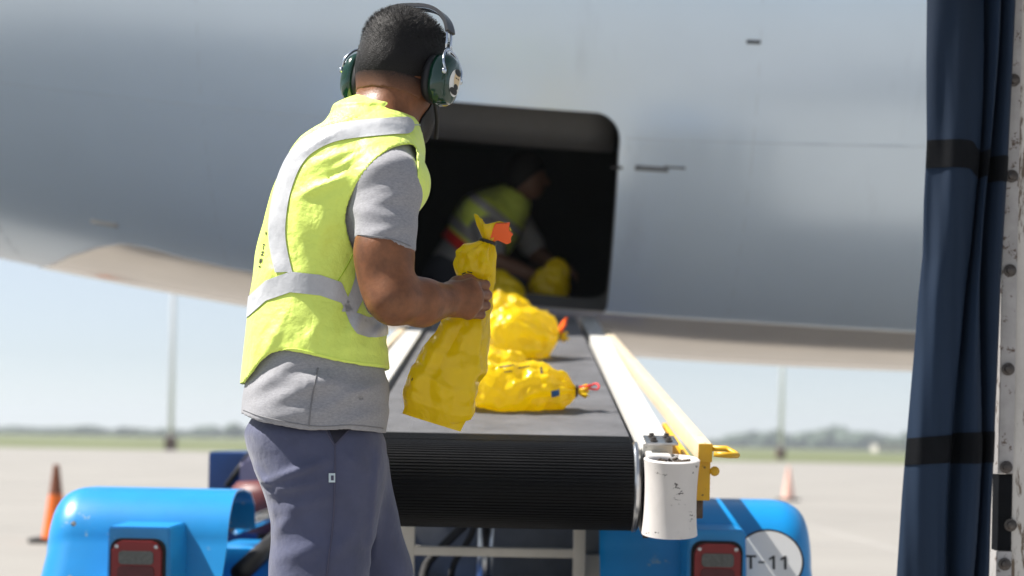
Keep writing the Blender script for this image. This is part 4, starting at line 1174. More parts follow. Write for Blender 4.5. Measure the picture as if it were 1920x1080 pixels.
tape('horizontal_tape', band_w, .0192, lambda c: (c[:, 1] < 3.60) & (to_px(c)[1] > 480) & (to_px(c)[1] < 660))
cvx = catmull([(760, 236), (728, 238), (637, 248), (585, 269), (554, 300), (534, 346), (523, 398), (521, 450), (533, 512), (540, 525)], 8)
cvx = np.array(cvx)
def curve_w(c):
    px, py = to_px(np.array(c))
    e = cvx[1:] - cvx[:-1]; w_ = np.array((px, py)) - cvx[:-1]
    t = np.clip((w_ * e).sum(1) / (e * e).sum(1), 0, 1); dd = w_ - e * t[:, None]
    k = np.argmin((dd * dd).sum(1)); s = np.sign(e[k, 0] * w_[k, 1] - e[k, 1] * w_[k, 0])
    return float(s * math.sqrt((dd[k] ** 2).sum()) / F * 3.0)
def keep_curve(c):
    px, py = to_px(c); d = np.full(len(c), 1e9)
    for p in cvx: d = np.minimum(d, (px - p[0]) ** 2 + (py - p[1]) ** 2)
    return (d < 32 ** 2) & (c[:, 1] < 3.16) & (py < 512)
tape('vertical_tape', curve_w, .0160, keep_curve)
# front stripe glimpsed below the arm
def front_w(c):
    px, py = to_px(np.array(c)); xc = np.interp(py, [520, 545, 590, 600], [680, 672, 652, 648]); return (px - xc) / F * 3.0
tape('vertical_tape', front_w, .015, lambda c: (c[:, 1] < 3.1) & (to_px(c)[1] > 505) & (to_px(c)[1] < 585) & (to_px(c)[0] > 630) & (to_px(c)[0] < 705))

# things laid on a surface: project picture polylines on to a built mesh
dg = bpy.context.evaluated_depsgraph_get()
def bvh_of(o): 
    me = o.data; return BVHTree.FromPolygons([o.matrix_world @ v.co for v in me.vertices], [p.vertices for p in me.polygons])
CAMP = Vector((0, 0, EYE))
def project(bvh, pts, off=.0008):
    out = []
    for px, py in pts:
        d = (at(px, py, 1.0) - CAMP).normalized(); h = bvh.ray_cast(CAMP, d)
        if h[0] is not None:
            n = h[1]; n = -n if n.dot(d) > 0 else n
            out.append(h[0] + n * off)
    return out
def seam(bvh, pts, r, name, material, parent, n=6):
    P = project(bvh, [tuple(p) for p in catmull(pts, 8)])
    if len(P) > 2: return MB().tube(P, r, n).build(name, material, parent, smooth=True)
def patch(bvh, poly, name, material, parent, off=.0012, nx=6):
    """small flat print: picture quad laid on the surface"""
    (x0, y0), (x1, y1), (x2, y2), (x3, y3) = poly; V = []; Q = []; k = nx + 1
    for j in range(k):
        for i in range(k):
            u, v = i / nx, j / nx
            px = (x0 * (1 - u) + x1 * u) * (1 - v) + (x3 * (1 - u) + x2 * u) * v; py = (y0 * (1 - u) + y1 * u) * (1 - v) + (y3 * (1 - u) + y2 * u) * v
            p = project(bvh, [(px, py)], off)
            if not p: return None
            V.append(p[0])
    for j in range(nx):
        for i in range(nx): a = j * k + i; Q.append((a, a + 1, a + k + 1, a + k))
    return obj(name, V, Q, material, parent, True)
pb = bvh_of(pants)
seam(pb, [(628, 836), (628, 870), (627, 920), (624, 980), (617, 1040), (612, 1085)], .0016, 'side_seam', 'seam', pants)
seam(pb, [(612, 806), (617, 818), (628, 836)], .002, 'pocket_edge', 'seam', pants)
seam(pb, [(654, 806), (643, 818), (629, 834)], .002, 'pocket_edge', 'seam', pants)
patch(pb, [(616, 804), (652, 804), (632, 831), (627, 831)], 'pocket_opening', 'pocket', pants, .0015)
tg = patch(pb, [(616, 887), (628, 887), (628, 904), (616, 904)], 'label_tab', 'tag', pants, .003)
if tg: patch(pb, [(620, 891), (625, 891), (625, 900), (620, 900)], 'label_print', 'seam', tg, .0042)
sb = bvh_of(shirt)
seam(sb, [(596, 690), (590, 720), (583, 760), (579, 800)], .0013, 'side_seam', mat('shirtseam', (.2, .2, .215), .9), shirt)
seam(sb, [(456, 768), (500, 783), (590, 799), (660, 797), (718, 803)], .0009, 'hem_stitch', mat('shirtseam2', (.23, .23, .24), .9), shirt)
seam(sb, [(670, 440), (700, 443), (740, 450), (770, 462)], .0009, 'sleeve_stitch', mat('shirtseam3', (.22, .22, .23), .9), shirt)
vb = bvh_of(vest)
for i, q_ in enumerate([[(499, 434), (501, 434), (500, 440), (498.5, 440)], [(494, 458), (498, 457), (498, 459.5), (494, 460.5)], [(494, 461), (495.5, 461), (495, 468), (493.5, 468)], [(491, 472), (496, 471), (496, 473.5), (491, 474.5)], [(490, 477), (495, 476), (494.5, 478.5), (489.5, 479.5)], [(488, 484), (489.8, 484), (489, 494), (487, 494)], [(491.5, 484), (493, 484), (492, 493), (490.5, 493)], [(486, 499), (490, 498), (489.6, 500.5), (485.6, 501.5)]]):
    patch(vb, q_, 'back_print', 'print', vest, .0015, 3)
seam(vb, [(662, 476), (650, 500), (632, 530), (625, 545)], .0008, 'side_seam', mat('vestseam', (.42, .62, .02), .7), vest)
edge = [(px, py) for px, py in arm_poly[3:44]]
seam(vb, [(vx, vy + 0) for vx, vy in ((540, 668), (580, 674), (640, 688), (700, 694))][:0] or [(470, 700), (490, 682), (520, 660), (548, 654), (590, 662), (650, 676), (716, 684)], .0008, 'hem_stitch', 'vest', vest)

# --- hair
def hair_d(P):
    q = P - np.array(HC, np.float32)
    x = q @ np.array(hr, np.float32); y = q @ np.array(hfw, np.float32); z = q @ np.array(hu, np.float32)
    top = 1 / (1 + np.exp(-(z - .055) / .012))
    base = Union(cran).d(P)
    thick = .003 + .006 * top
    d = base - thick - .0005 * np.sin(x * 330 + np.sin(y * 170) * 2) * np.sin(z * 260 + y * 240) * (.4 + top)
    line = np.where(y > .02, .045 + (y - .02) * 0.2, -.066 + np.maximum(0, y + .03) * 1.9)      # hairline height along the head
    line = np.where(y > .075, .062, line)
    return np.maximum(d, line + .030 * (y < .03) - z)
def fade_d(P):
    q = P - np.array(HC, np.float32)
    y = q @ np.array(hfw, np.float32); z = q @ np.array(hu, np.float32)
    line = -.066 + np.maximum(0, y + .03) * 1.9
    return np.maximum(np.maximum(body_u.d(P) - .0016, line - z), np.maximum(z - line - .036, y - .03))
V, Q = sdf_mesh(fade_d, np.array(HC) - .14, np.array(HC) + .12, .003)
def fade_mat():
    m_ = M['fade']; n = m_.node_tree.nodes; l = m_.node_tree.links; b = n['Principled BSDF']
    g = n.new('ShaderNodeNewGeometry'); d = n.new('ShaderNodeVectorMath'); d.operation = 'DOT_PRODUCT'; d.inputs[1].default_value = hu
    l.new(g.outputs['Position'], d.inputs[0]); mr = n.new('ShaderNodeMapRange'); z0 = HC.dot(hu)
    mr.inputs[1].default_value = z0 - .068; mr.inputs[2].default_value = z0 - .030; l.new(d.outputs['Value'], mr.inputs[0])
    nz = n.new('ShaderNodeTexNoise'); nz.inputs['Scale'].default_value = 500; l.new(g.outputs['Position'], nz.inputs['Vector'])
    ad = n.new('ShaderNodeMath'); ad.operation = 'MULTIPLY_ADD'; l.new(nz.outputs['Fac'], ad.inputs[0]); ad.inputs[1].default_value = .7; ad.inputs[2].default_value = -.35
    a2 = n.new('ShaderNodeMath'); a2.operation = 'ADD'; a2.use_clamp = True; l.new(mr.outputs[0], a2.inputs[0]); l.new(ad.outputs[0], a2.inputs[1])
    mx = n.new('ShaderNodeMix'); mx.data_type = 'RGBA'; mx.inputs[6].default_value = (.17, .072, .038, 1); mx.inputs[7].default_value = (.008, .006, .006, 1)
    l.new(a2.outputs[0], mx.inputs[0]); l.new(mx.outputs[2], b.inputs['Base Color'])
fade_mat()
obj_np('faded_hair', smooth_np(V, Q, 1), Q, 'fade', man)
V, Q = sdf_mesh(hair_d, np.array(HC) - .14, np.array(HC) + .16, .0026)
V = smooth_np(V, Q, 1); hair = obj_np('hair', V, Q, 'hair', man)
# single short hairs over it
def strands():
    V0 = V; me = hair.data
    nr = np.zeros(len(me.vertices) * 3, np.float32); me.vertices.foreach_get('normal', nr); nr = nr.reshape(-1, 3)
    q = V0 - np.array(HC); z = q @ np.array(hu); x = q @ np.array(hr); y = q @ np.array(hfw)
    r = np.random.RandomState(4); idx = r.choice(len(V0), 15000)
    VV_ = []; QQ = []
    for i in idx:
        t = 1 / (1 + math.exp(-(z[i] - .045) / .015)); n = Vector(nr[i])
        if n.length < .1: continue
        L = .0030 + .0085 * t * r.uniform(.5, 1.15)
        if z[i] < -.035 and r.rand() < .4: continue
        d = (n * (.55 + .3 * t) + hu * (-.35 + .45 * t) + hfw * .35 * t + Vector(r.normal(0, .2, 3))).normalized()
        s = n.cross(d); s = s.normalized() * .00032 if s.length > 1e-4 else Vector((.0005, 0, 0))
        p = Vector(V0[i]) - n * .001; k = len(VV_)
        VV_ += [p - s, p + s, p + d * L * .6 + s * .7, p + d * L * .6 - s * .7, p + d * L + n * -.001]
        QQ += [(k, k + 1, k + 2, k + 3), (k + 3, k + 2, k + 4)]
    o = obj('hair_strands', VV_, QQ, 'hair', hair); o['kind'] = 'stuff'
strands()
# beard along the jaw
def beard_d(P):
    q = P - np.array(HC, np.float32)
    x = q @ np.array(hr, np.float32); y = q @ np.array(hfw, np.float32); z = q @ np.array(hu, np.float32)
    d = body_u.d(P) - .003
    return np.maximum(np.maximum(d, z + .035 + .25 * (y - .05)), np.maximum(.018 - y + (z + .06) * .5, -.118 - z))
V, Q = sdf_mesh(beard_d, np.array(HC) - .15, np.array(HC) + .15, .003)
obj_np('beard', smooth_np(V, Q, 1), Q, 'hair', man)

# ================================================================== EAR DEFENDERS
ear = thing('ear_defenders', 'dark green ear defenders with black headband on the worker in front', 'ear defenders', tuple(hp(0, 0, .1)))
def cup(s):
    zoff = -.020; yoff = -.006
    base = hp(s * .078, yoff, zoff)
    q = frame_mtx(base, hfw, hu, hr * s)      # local x forward, y up, z outwards
    ring = lambda a, b, z, n=40: [(a * math.copysign(abs(math.cos(t)) ** .85, math.cos(t)), b * math.copysign(abs(math.sin(t)) ** .85, math.sin(t)), z) for t in [2 * math.pi * k / n for k in range(n)]]
    def shell(rows, name, material, parent):
        mb = MB(); V = []; n = 40
        for a, b, z in rows: V += [q @ Vector(p) for p in ring(a, b, z)]
        F_ = [(i * n + k, i * n + (k + 1) % n, (i + 1) * n + (k + 1) % n, (i + 1) * n + k) for i in range(len(rows) - 1) for k in range(n)]
        F_ += [tuple(range(n))[::-1], tuple(range((len(rows) - 1) * n, len(rows) * n))]
        return mb.add(V, F_).build(name, material, parent, auto=60)
    shell([(.026, .034, -.006), (.034, .043, -.004), (.038, .048, .004), (.037, .047, .012), (.033, .042, .014)], 'ear_cushion', 'cushion', ear)
    c = shell([(.036, .047, .0145), (.039, .051, .018), (.0395, .0515, .026), (.038, .050, .034), (.034, .046, .042), (.027, .038, .0475), (.017, .026, .0505), (.006, .01, .0515)], 'ear_cup', 'cup', ear)
    # clip and wire yoke
    P = [q @ Vector(v) for v in ((-.030, .012, .0455), (-.034, .030, .040), (-.020, .052, .032), (0, .060, .026))]
    MB().tube(catmull([tuple(p) for p in P], 6), .0026, 8).build('wire_yoke', 'chrome', ear, smooth=True)
    P = [q @ Vector(v) for v in ((.030, .012, .0455), (.034, .030, .040), (.020, .052, .032), (0, .060, .026))]
    MB().tube(catmull([tuple(p) for p in P], 6), .0026, 8).build('wire_yoke', 'chrome', ear, smooth=True)
    for xx in (-.0305, .0305):
        MB().lathe([(.002, -.003), (.0065, -.002), (.0065, .002), (.003, .004)], 14, q @ Matrix.Translation((xx, .008, .0445))).build('pivot_stud', 'chrome', ear, smooth=True)
    return q, c
qR, cR = cup(1); qL, cL = cup(-1)
# headband: sprung wires with a padded strap on top
def arch(rad_x, top, y, n=28):
    pts = []
    for k in range(n + 1):
        a = math.pi * k / n; ca, sa = math.cos(a), math.sin(a)
        pts.append(hp(-rad_x * math.copysign(abs(ca) ** .75, ca), y, .040 + (top - .040) * abs(sa) ** .8))
    return pts
for yo in (-.012, .004): MB().tube(arch(.099, .127, yo), .0026, 8).build('headband_wire', 'chrome', ear, smooth=True)
pts = arch(.101, .130, -.004)[3:-3]
bnd = MB(); V = []
for i, p in enumerate(pts):
    t = (pts[min(i + 1, len(pts) - 1)] - pts[max(i - 1, 0)]).normalized(); n_ = hfw.cross(t).normalized()
    if n_.dot(p - hp(0, 0, .04)) < 0: n_ = -n_
    V += [p - hfw * .014 - n_ * .003, p + hfw * .014 - n_ * .003, p + hfw * .014 + n_ * .004, p - hfw * .014 + n_ * .004]
F_ = []
for i in range(len(pts) - 1):
    for k in range(4): F_.append((i * 4 + k, i * 4 + (k + 1) % 4, (i + 1) * 4 + (k + 1) % 4, (i + 1) * 4 + k))
F_ += [(0, 1, 2, 3), tuple(range(len(pts) * 4 - 4, len(pts) * 4))[::-1]]
bnd.add(V, F_).build('headband', 'band', ear, auto=60)
for s in (-1, 1):
    P = [hp(s * .100, -.004, .045), hp(s * .103, -.005, .032), (qR if s > 0 else qL) @ Vector((0, .060, .026))]
    MB().tube(catmull([tuple(p) for p in P], 5), .0045, 10).build('slider', 'chrome', ear, smooth=True)
# round sticker with a plain bearded face on the right cup
def on_cup(poly, lift, name, material, parent):
    """poly in cup coordinates (x forward, y up), laid on the cup's outer face"""
    bv = bvh_of(cR); V = []
    n = len(poly); cx = sum(p[0] for p in poly) / n; cy = sum(p[1] for p in poly) / n
    nr = 5; out = []
    dirn = -(hr)
    for k in range(nr + 1):
        t = k / nr
        for (x, y) in poly:
            o_ = qR @ Vector((cx + (x - cx) * t, cy + (y - cy) * t, .12)); h = bv.ray_cast(o_, dirn)
            out.append((h[0] if h[0] is not None else qR @ Vector((x, y, .04))) + hr * lift)
    Fq = [(k * n + i, k * n + (i + 1) % n, (k + 1) * n + (i + 1) % n, (k + 1) * n + i) for k in range(nr) for i in range(n)]
    return obj(name, out, Fq, material, parent, True)
el2 = lambda cx, cy, a, b, n=28: [(cx + a * math.cos(2 * math.pi * k / n), cy + b * math.sin(2 * math.pi * k / n)) for k in range(n)]
stk = on_cup(el2(0.006, -.004, .022, .027), .0006, 'sticker', 'white_print', cR)
on_cup(el2(.008, -.018, .015, .011), .0010, 'sticker_clothes', 'print', stk) if False else None
on_cup(el2(.008, .004, .0115, .017), .0010, 'sticker_print', 'cream_print', ear)
on_cup(el2(.008, .017, .0125, .0065), .0014, 'sticker_print', 'print', ear)
on_cup(el2(.008, -.0115, .0085, .0055), .0014, 'sticker_print', 'print', ear)
on_cup(el2(.004, -.021, .015, .0065), .0012, 'sticker_print', 'print', ear)
on_cup(el2(.012, .005, .0035, .0012), .0014, 'sticker_print', 'print', ear)
on_cup(el2(.004, .005, .0035, .0012), .0014, 'sticker_print', 'print', ear)
# microphone boom / chin lead below the right cup
P = [qR @ Vector((-.004, -.046, .018)), hp(.083, .028, -.090), hp(.070, .055, -.120)]
MB().tube(catmull([tuple(p) for p in P], 6), .0042, 8).build('microphone_boom', 'cushion', ear, smooth=True)

# ================================================================== YELLOW BAGS
def tri(x): return 2 * np.abs(x - np.floor(x + .5))
def bag(name, label, O, axis, side, rows, seed, crumple=.006, tie='orange', frill=True, tiedir=None, group='yellow plastic bags', loop=False, tie_s=1.0, flat=None, folds=None, fs=1.0):
    """rows: (distance along axis, half width, half thickness, exponent, side shift); axis runs from the bottom to the neck"""
    O = Vector(O); w_ = Vector(axis).normalized(); u = (Vector(side) - w_ * Vector(side).dot(w_)).normalized(); v = w_.cross(u)
    r = np.random.RandomState(seed); n = 120; m_ = 150
    T = np.array([x[0] for x in rows]); tt = np.linspace(T[0], T[-1], m_)
    col_ = lambda k: np.convolve(np.pad(np.interp(tt, T, [x[k] for x in rows]), 3, mode='edge'), np.ones(7) / 7, 'valid')
    A, B_, E, S = col_(1), col_(2), col_(3), col_(4)
    ks = [Vector(r.normal(0, 1, 3)).normalized() * r.uniform(9, 24) for _ in range(7)]; ph = r.rand(7)
    V = []
    for j in range(m_):
        for i in range(n):
            a = 2 * math.pi * i / n; ca, sa = math.cos(a), math.sin(a); e = 2 / E[j]
            x = A[j] * math.copysign(abs(ca) ** e, ca) + S[j]; y = B_[j] * math.copysign(abs(sa) ** e, sa)
            p = O + w_ * tt[j] + u * x + v * y
            V.append(p)
    P = np.array([list(p) for p in V]).reshape(m_, n, 3)
    C = P.mean(1, keepdims=True); N = P - C; N /= (np.linalg.norm(N, axis=-1, keepdims=True) + 1e-6)
    D = np.zeros((m_, n))
    k2 = [(Vector(r.normal(0, 1, 3)).normalized() * r.uniform(26, 50), r.rand()) for _ in range(6)]
    Pw = P + .02 * np.sin(P[..., [1, 2, 0]] * 31 + seed)
    for k, p0 in zip(ks, ph): D += (tri(Pw @ np.array(k) + p0) - .5)
    for k, p0 in k2: D += .14 * (tri(Pw @ np.array(k) + p0) - .5)
    # gathers that radiate from the neck
    ang = np.arange(n) / n; tn = (tt - tt[0]) / (tt[-1] - tt[0])
    G = (tri(ang * 11 + .3 * np.sin(tn * 5 + seed)) - .5)[None] if False else (tri(ang[None] * 11 + .25 * np.sin(tn[:, None] * 6 + seed)) - .5)
    thin = np.minimum(1, np.minimum(A, B_) / .03)[:, None]
    D = D * crumple * .55 * thin + G * crumple * 1.2 * np.clip((tn[:, None] - .5) * 2.4, 0, 1) * thin
    if folds is not None: D = D + folds(P)
    P = P + N * D[..., None]
    if flat is not None: P[..., 2] = np.maximum(P[..., 2], flat(P))
    root = thing(name, label, 'bag', tuple(O), group)
    V = [Vector(p) for p in P.reshape(-1, 3)]
    Fq = [(j * n + i, j * n + (i + 1) % n, (j + 1) * n + (i + 1) % n, (j + 1) * n + i) for j in range(m_ - 1) for i in range(n)]
    Fq += [tuple(range(n))[::-1], tuple(range((m_ - 1) * n, m_ * n))]
    b = MB().add(V, Fq).build('sack', 'bag', root, auto=28)
    nk = O + w_ * tt[-1] + u * S[-1]
    if frill:
        V = []; k = 44
        for d_, rr, wv in ((-.004, .011, .0), (.006, .012, .002), (.018 * fs, .020 * fs, .006 * fs), (.030 * fs, .026 * fs, .010 * fs)):
            for i in range(k):
                a = 2 * math.pi * i / k; q_ = rr + wv * math.sin(a * 5 + seed) * .6 + wv * .3 * math.sin(a * 11)
                V.append(nk + w_ * (d_ + wv * .6 * math.sin(a * 3 + seed)) + u * q_ * math.cos(a) + v * q_ * .6 * math.sin(a))
        Fq = [(j * k + i, j * k + (i + 1) % k, (j + 1) * k + (i + 1) % k, (j + 1) * k + i) for j in range(3) for i in range(k)]
        fr = MB().add(V, Fq).build('frill', 'bag', root, auto=70)
        sol = fr.modifiers.new('s', 'SOLIDIFY'); sol.thickness = .0015
        ring = [nk + w_ * .002 + u * .0150 * math.cos(a) + v * .0135 * math.sin(a) for a in np.linspace(0, 6.283, 22)]
        MB().tube(ring, .0034, 8).build('neck_strap', 'print', root, smooth=True)
        td = Vector(tiedir or w_).normalized(); ts = (u - td * u.dot(td)).normalized(); tz = td.cross(ts)
        q_ = frame_mtx(nk + w_ * .004 + td * .010, ts, td, tz)
        if loop:
            MB().tube([q_ @ Vector((.018 * math.cos(a) * tie_s, .022 * tie_s + .021 * math.sin(a) * tie_s, .006 * math.sin(a * 2))) for a in np.linspace(-1.57, 4.72, 26)], .0026, 8).build('tie', tie, root, smooth=True)
            MB().prism([(-.004, -.004), (.004, -.004), (.010, .030), (.003, .034), (-.012, .030)], .004, q_ @ Matrix.Rotation(.6, 4, 'Z') @ Matrix.Translation((0, 0, .006)), .001).build('tie_tab', tie, root, auto=40)
        else:
            pg = [(x * tie_s, y * tie_s) for x, y in ((-.004, -.008), (.004, -.008), (.007, .006), (.021, .010), (.024, .018), (.016, .024), (.017, .029), (.006, .028), (-.001, .038), (-.008, .026), (-.014, .020), (-.008, .008))]
            MB().prism(pg, .007, q_ @ Matrix.Translation((0, 0, -.0035)), .0014).build('tie', tie, root, auto=40)
    return root, b, nk
# the bag in the hand
hb0 = at(808, 792, 3.135); hb1 = at(913, 455, 3.12)
ax = hb1 - hb0; LN = ax.length
rows = [(0, .060, .006, 2.0, 0), (.010, .062, .020, 2.0, 0), (.035, .066, .042, 2.4, -.001), (.08, .069, .056, 2.7, .0), (.14, .063, .055, 2.7, .003), (.19, .052, .043, 2.5, .009), (.225, .041, .031, 2.3, .013),
        (.255, .034, .025, 2.2, .013), (.277, .031, .024, 2.1, .007), (.292, .036, .031, 2.1, -.002), (.310, .042, .038, 2.2, -.006), (.330, .041, .037, 2.2, -.007), (LN - .014, .030, .026, 2.0, -.003), (LN, .013, .011, 2, .002)]
def tent(lines, Y):
    L = []
    for x1, y1, x2, y2, wpx, amp in lines:
        a_, b_ = at(x1, y1, Y), at(x2, y2, Y); L.append((np.array((a_.x, a_.z)), np.array((b_.x, b_.z)), wpx / F * Y, amp))
    def f(P):
        out = np.zeros(P.shape[:-1])
        for a_, b_, w1, amp in L:
            e = b_ - a_; q_ = P[..., [0, 2]] - a_; t_ = np.clip((q_ @ e) / (e @ e), 0, 1); d_ = np.linalg.norm(q_ - t_[..., None] * e, axis=-1)
            out += amp * np.maximum(0, 1 - d_ / w1)
        return np.where(P[..., 1] < Y + .02, out, 0)
    return f
hfolds = tent([(897, 600, 893, 690, 26, .012), (893, 690, 866, 800, 26, .012), (848, 605, 790, 715, 20, .008), (790, 715, 762, 775, 18, .006), (872, 605, 815, 700, 14, -.006), (815, 700, 850, 785, 16, .005),
               (868, 600, 862, 690, 12, .005), (780, 690, 850, 735, 14, .004), (905, 640, 895, 720, 14, -.005), (860, 470, 915, 500, 10, .005), (880, 460, 885, 510, 8, .005), (905, 465, 920, 510, 9, .005), (893, 462, 898, 505, 6, -.004)], 3.1)
held, heldb, nk = bag('yellow_bag', 'crumpled yellow bag gripped upright in the worker\'s fist', hb0, ax, (1, .0, .28), rows, 11, .0062, 'orange', True, (at(950, 425, 3.1) - hb1), tie_s=1.3, folds=hfolds, fs=1.3)
hbv = bvh_of(heldb)
for q_ in ([(800, 630), (804, 623), (806, 626), (802, 634)], [(797, 640), (800, 634), (801, 638), (799, 643)], [(866, 513), (873, 510), (874, 512), (867, 515)], [(876, 508), (886, 510), (885, 512), (876, 510)], [(772, 712), (774, 708), (775, 710), (773, 715)]):
    patch(hbv, q_, 'print_mark', 'print', heldb, .001, 2)
# bags riding on the belt
def belt_z(y): s = (y - RY + RR * SN) / CS; return BZ + (s) * SN + RR * CS
flatf = lambda P: BZ + ((P[..., 1] - RY) * SL) + RR / CS + .0015
def lying(label, px0, px1, Y, rows, seed, tie, side=(0, 1, .15), dy=0, **kw):
    a = at(px0, 700, Y); b = at(px1, 700, Y + dy); z0 = belt_z(Y); z1 = belt_z(Y + dy)
    h = rows[3][2]
    A = Vector((a.x, Y, z0 + h * .92)); B = Vector((b.x, Y + dy, z1 + h * .80))
    L = (B - A).length; R_ = [(q_[0] * L,) + tuple(q_[1:]) for q_ in rows]
    return bag('yellow_bag', label, A, B - A, side, R_, seed, flat=flatf, **kw, tie=tie)
ra = [(0, .055, .008, 2, 0), (.06, .072, .030, 2.3, 0), (.2, .082, .046, 2.4, 0), (.45, .080, .050, 2.4, 0), (.7, .066, .046, 2.3, 0), (.88, .045, .036, 2.1, 0), (.96, .024, .022, 2, 0), (1, .012, .010, 2, 0)]
sc_ = lambda a_, b_: [(q_[0], q_[1] * a_, q_[2] * b_) + q_[3:] for q_ in ra]
A1, A1b, nk1 = lying('yellow bag with red loop tie lying nearest on the belt', 862, 1080, 4.09, sc_(1.05, 1.30), 21, 'red', crumple=.012, loop=True, tiedir=(1, 0, .25), tie_s=1.1)
A2, A2b, nk2 = lying('yellow bag with orange tie in the middle of the belt', 905, 1044, 5.30, sc_(1.45, 1.85), 22, 'orange', crumple=.014, tiedir=(.4, 0, 1), dy=.05, tie_s=1.6)
A3, A3b, nk3 = lying('small yellow bag end between the two bags on the belt', 860, 992, 4.52, sc_(1.0, 1.25), 23, 'orange', crumple=.010, frill=False)
A4, A4b, nk4 = lying('yellow bag with knotted top behind the middle one', 880, 1000, 5.95, sc_(1.5, 1.9), 24, 'orange', crumple=.012, frill=False)
abv = bvh_of(A1b)
patch(abv, [(1033, 733), (1048, 730), (1049, 742), (1035, 746)], 'print_mark', 'bluelogo', A1b, .0012, 3)
for q_ in ([(938, 678), (975, 674), (976, 676), (939, 681)], [(935, 688), (962, 684), (963, 686), (936, 690)], [(945, 697), (960, 695), (961, 697), (946, 699)], [(970, 690), (992, 686), (993, 688), (971, 692)], [(1012, 690), (1016, 688), (1018, 700), (1014, 702)]):
    patch(abv, q_, 'print_mark', 'print', A1b, .0012, 4)
# bags inside the hold door
zf = hz0 + .0
rb = [(0, .07, .01, 2, 0), (.08, .10, .05, 2.3, 0), (.3, .115, .075, 2.4, 0), (.6, .10, .075, 2.4, 0), (.85, .06, .05, 2.1, 0), (1, .02, .02, 2, 0)]
p0 = at(1020, 568, 7.45); p1 = at(1052, 486, 7.4)
bag('yellow_bag', 'yellow bag held upright inside the dark cargo door', p0, p1 - p0, (1, 0, 0), [(q_[0] * (p1 - p0).length, q_[1] * .85) + q_[2:] for q_ in rb], 31, .010, frill=False)
p0 = at(975, 572, 7.2); p1 = at(915, 508, 7.25)
bag('yellow_bag', 'yellow bag leaning just inside the cargo door sill', p0, p1 - p0, (1, 0, 1), [(q_[0] * (p1 - p0).length, q_[1] * .6) + q_[2:] for q_ in rb], 32, .010, frill=False)

# ================================================================== SECOND WORKER, CROUCHING IN THE HOLD
W2 = thing('person', 'second worker in yellow vest crouching inside the dark cargo hold', 'person', tuple(at(900, 590, 7.5)))
Y2 = 7.85
h2 = at(985, 325, Y2 - .05); nb2 = at(955, 385, Y2); ch2 = at(915, 420, Y2 + .02); pv2 = at(850, 520, Y2 + .05)
s2r = at(900, 400, Y2 - .17); s2l = at(960, 400, Y2 + .17); e2r = at(930, 490, Y2 - .22); w2r = at(1010, 520, Y2 - .2); e2l = at(1010, 480, Y2 + .15); w2l = at(1040, 500, Y2 - .05)
fl = hz0 + .11
k2r = at(960, 545, Y2 - .18); f2r = Vector((at(870, 585, Y2).x, Y2 - .15, fl)); k2l = at(940, 540, Y2 + .2); f2l = Vector((at(850, 585, Y2).x, Y2 + .2, fl))
torso2 = [(RCone(nb2, ch2, .09, .14, (0, 1, 0), .75), .0), (RCone(ch2, pv2, .14, .14, (0, 1, 0), .8), .06), (RCone(s2r, s2l, .075, .075), .06)]
headp = [(Ellip(h2, (.095, .08, .11)), .0), (Ellip(h2 + Vector((.035, -.01, -.06)), (.06, .055, .07)), .03), (RCone(h2 + Vector((.095, -.01, -.02)), h2 + Vector((.108, -.01, -.045)), .010, .014), .012), (RCone(h2 + Vector((-.02, 0, -.05)), nb2, .055, .06), .03)]
arms2 = [(RCone(s2r, e2r, .058, .046), .03), (RCone(e2r, w2r, .045, .032), .02), (RCone(s2l, e2l, .056, .046), .03), (RCone(e2l, w2l, .045, .032), .02)]
legs2 = [(RCone(pv2 + Vector((0, -.08, 0)), k2r, .10, .07), .04), (RCone(k2r, f2r, .068, .045), .03), (RCone(pv2 + Vector((0, .09, 0)), k2l, .10, .07), .04), (RCone(k2l, f2l, .068, .045), .03)]
bp2 = headp + torso2 + arms2 + legs2
for w_, sgn in ((w2r, 1), (w2l, 1)):
    bp2.append((RCone(w_, w_ + Vector((.06, 0, -.02)), .032, .034, (0, 1, 0), 1.6), .02))
    for k in range(4):
        b0 = w_ + Vector((.07, -.03 + k * .02, -.025)); bp2 += [(RCone(b0, b0 + Vector((.032, 0, -.012)), .0105, .0095), .006), (RCone(b0 + Vector((.032, 0, -.012)), b0 + Vector((.038, .004, -.040)), .0095, .008), .003)]
    bp2.append((RCone(w_ + Vector((.02, -.03, 0)), w_ + Vector((.055, -.05, -.01)), .014, .010), .01))
u2 = Union(bp2); lo2 = (-.65, 7.3, hz0 - .05); hi2 = (.45, 8.3, 2.35)
V, Q = sdf_mesh(u2.d, lo2, hi2, .008); obj_np('body', smooth_np(V, Q, 1), Q, 'skin2', W2)
uh = Union(headp[:1]); V, Q = sdf_mesh(lambda P: np.maximum(uh.d(P) - .012, (P[..., 0] - h2.x) * .8 - (P[..., 2] - h2.z) - .055), np.array(h2) - .18, np.array(h2) + .18, .006); obj_np('hair', smooth_np(V, Q, 1), Q, 'hair', W2)
us = Union(torso2 + [(RCone(s2r, s2r + (e2r - s2r) * .75, .064, .06), .03), (RCone(s2l, s2l + (e2l - s2l) * .75, .064, .06), .03)])
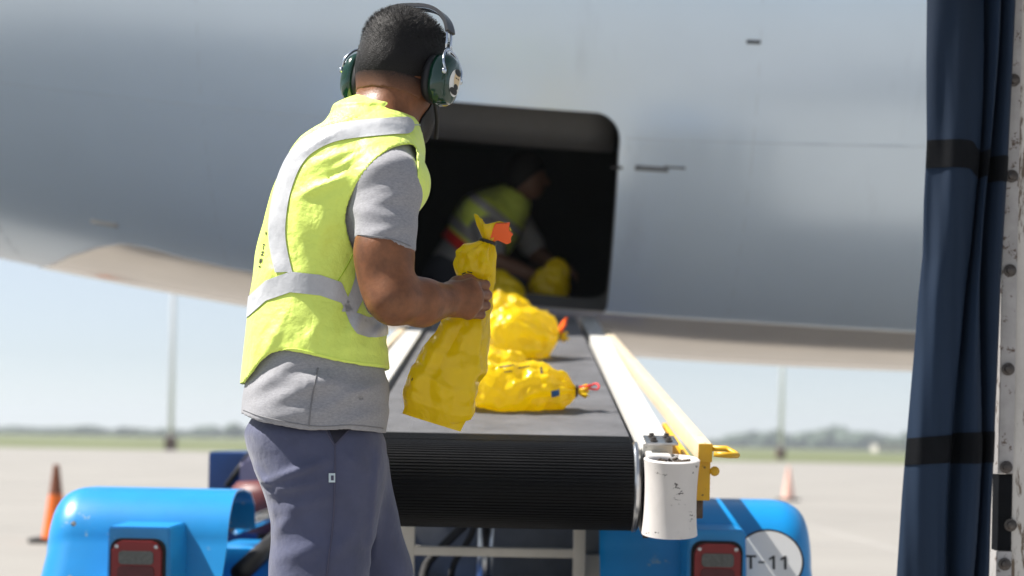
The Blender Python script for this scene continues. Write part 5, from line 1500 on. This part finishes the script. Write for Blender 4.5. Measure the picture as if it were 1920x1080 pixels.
V, Q = sdf_mesh(lambda P: us.d(P) - .006, lo2, hi2, .008); obj_np('t_shirt', smooth_np(V, Q, 1), Q, 'shirt', W2)
ul = Union(legs2 + [(Ellip(pv2, (.15, .17, .12)), .05)]); V, Q = sdf_mesh(lambda P: ul.d(P) - .014, lo2, hi2, .009); obj_np('trousers', smooth_np(V, Q, 1), Q, 'navy2', W2)
uv = Union(torso2); d2 = (pv2 - nb2).normalized()
def v2(P):
    o = uv.d(P) - .018; t = (P - np.array(nb2, np.float32)) @ np.array(d2, np.float32)
    d = np.maximum(np.maximum(o, -(o + .012)), t - .30)
    d = np.maximum(d, -Union(headp[3:]).d(P) + .02)
    for a_, b_ in ((s2r, e2r), (s2l, e2l)): d = np.maximum(d, -(RCone(a_, b_, .058, .07).d(P) - .016))
    return d
V, Q = sdf_mesh(v2, lo2, hi2, .007); v2o = obj_np('vest', smooth_np(V, Q, 1), Q, 'vest', W2)
def v2band(t0, t1):
    def f(P):
        o = uv.d(P) - .022; t = (P - np.array(nb2, np.float32)) @ np.array(d2, np.float32)
        return np.maximum(np.maximum(np.maximum(o, -(o + .012)), t - t1), t0 - t)
    return f
for t0, t1, mt, nm in ((.205, .255, 'tape', 'reflective_tape'), (.27, .325, 'red', 'red_hem_band'), (.055, .095, 'tape', 'reflective_tape')):
    V, Q = sdf_mesh(v2band(t0, t1), lo2, hi2, .007); obj_np(nm, smooth_np(V, Q, 1), Q, mt, v2o)

# ================================================================== HAZE
hz = MB().box((-1500, -250, -1.06), (1500, 1400, 21.0)).build('haze', 'greybox')
hm = bpy.data.materials.new('haze'); hm.use_nodes = True
n_ = hm.node_tree.nodes; n_.remove(n_['Principled BSDF'])
pv = n_.new('ShaderNodeVolumePrincipled'); pv.inputs['Color'].default_value = (0.86, 0.93, 1, 1); pv.inputs['Density'].default_value = 0.0007; pv.inputs['Anisotropy'].default_value = 0.2
hm.node_tree.links.new(pv.outputs[0], n_['Material Output'].inputs['Volume'])
hz.data.materials[0] = hm; hz['kind'] = 'stuff'
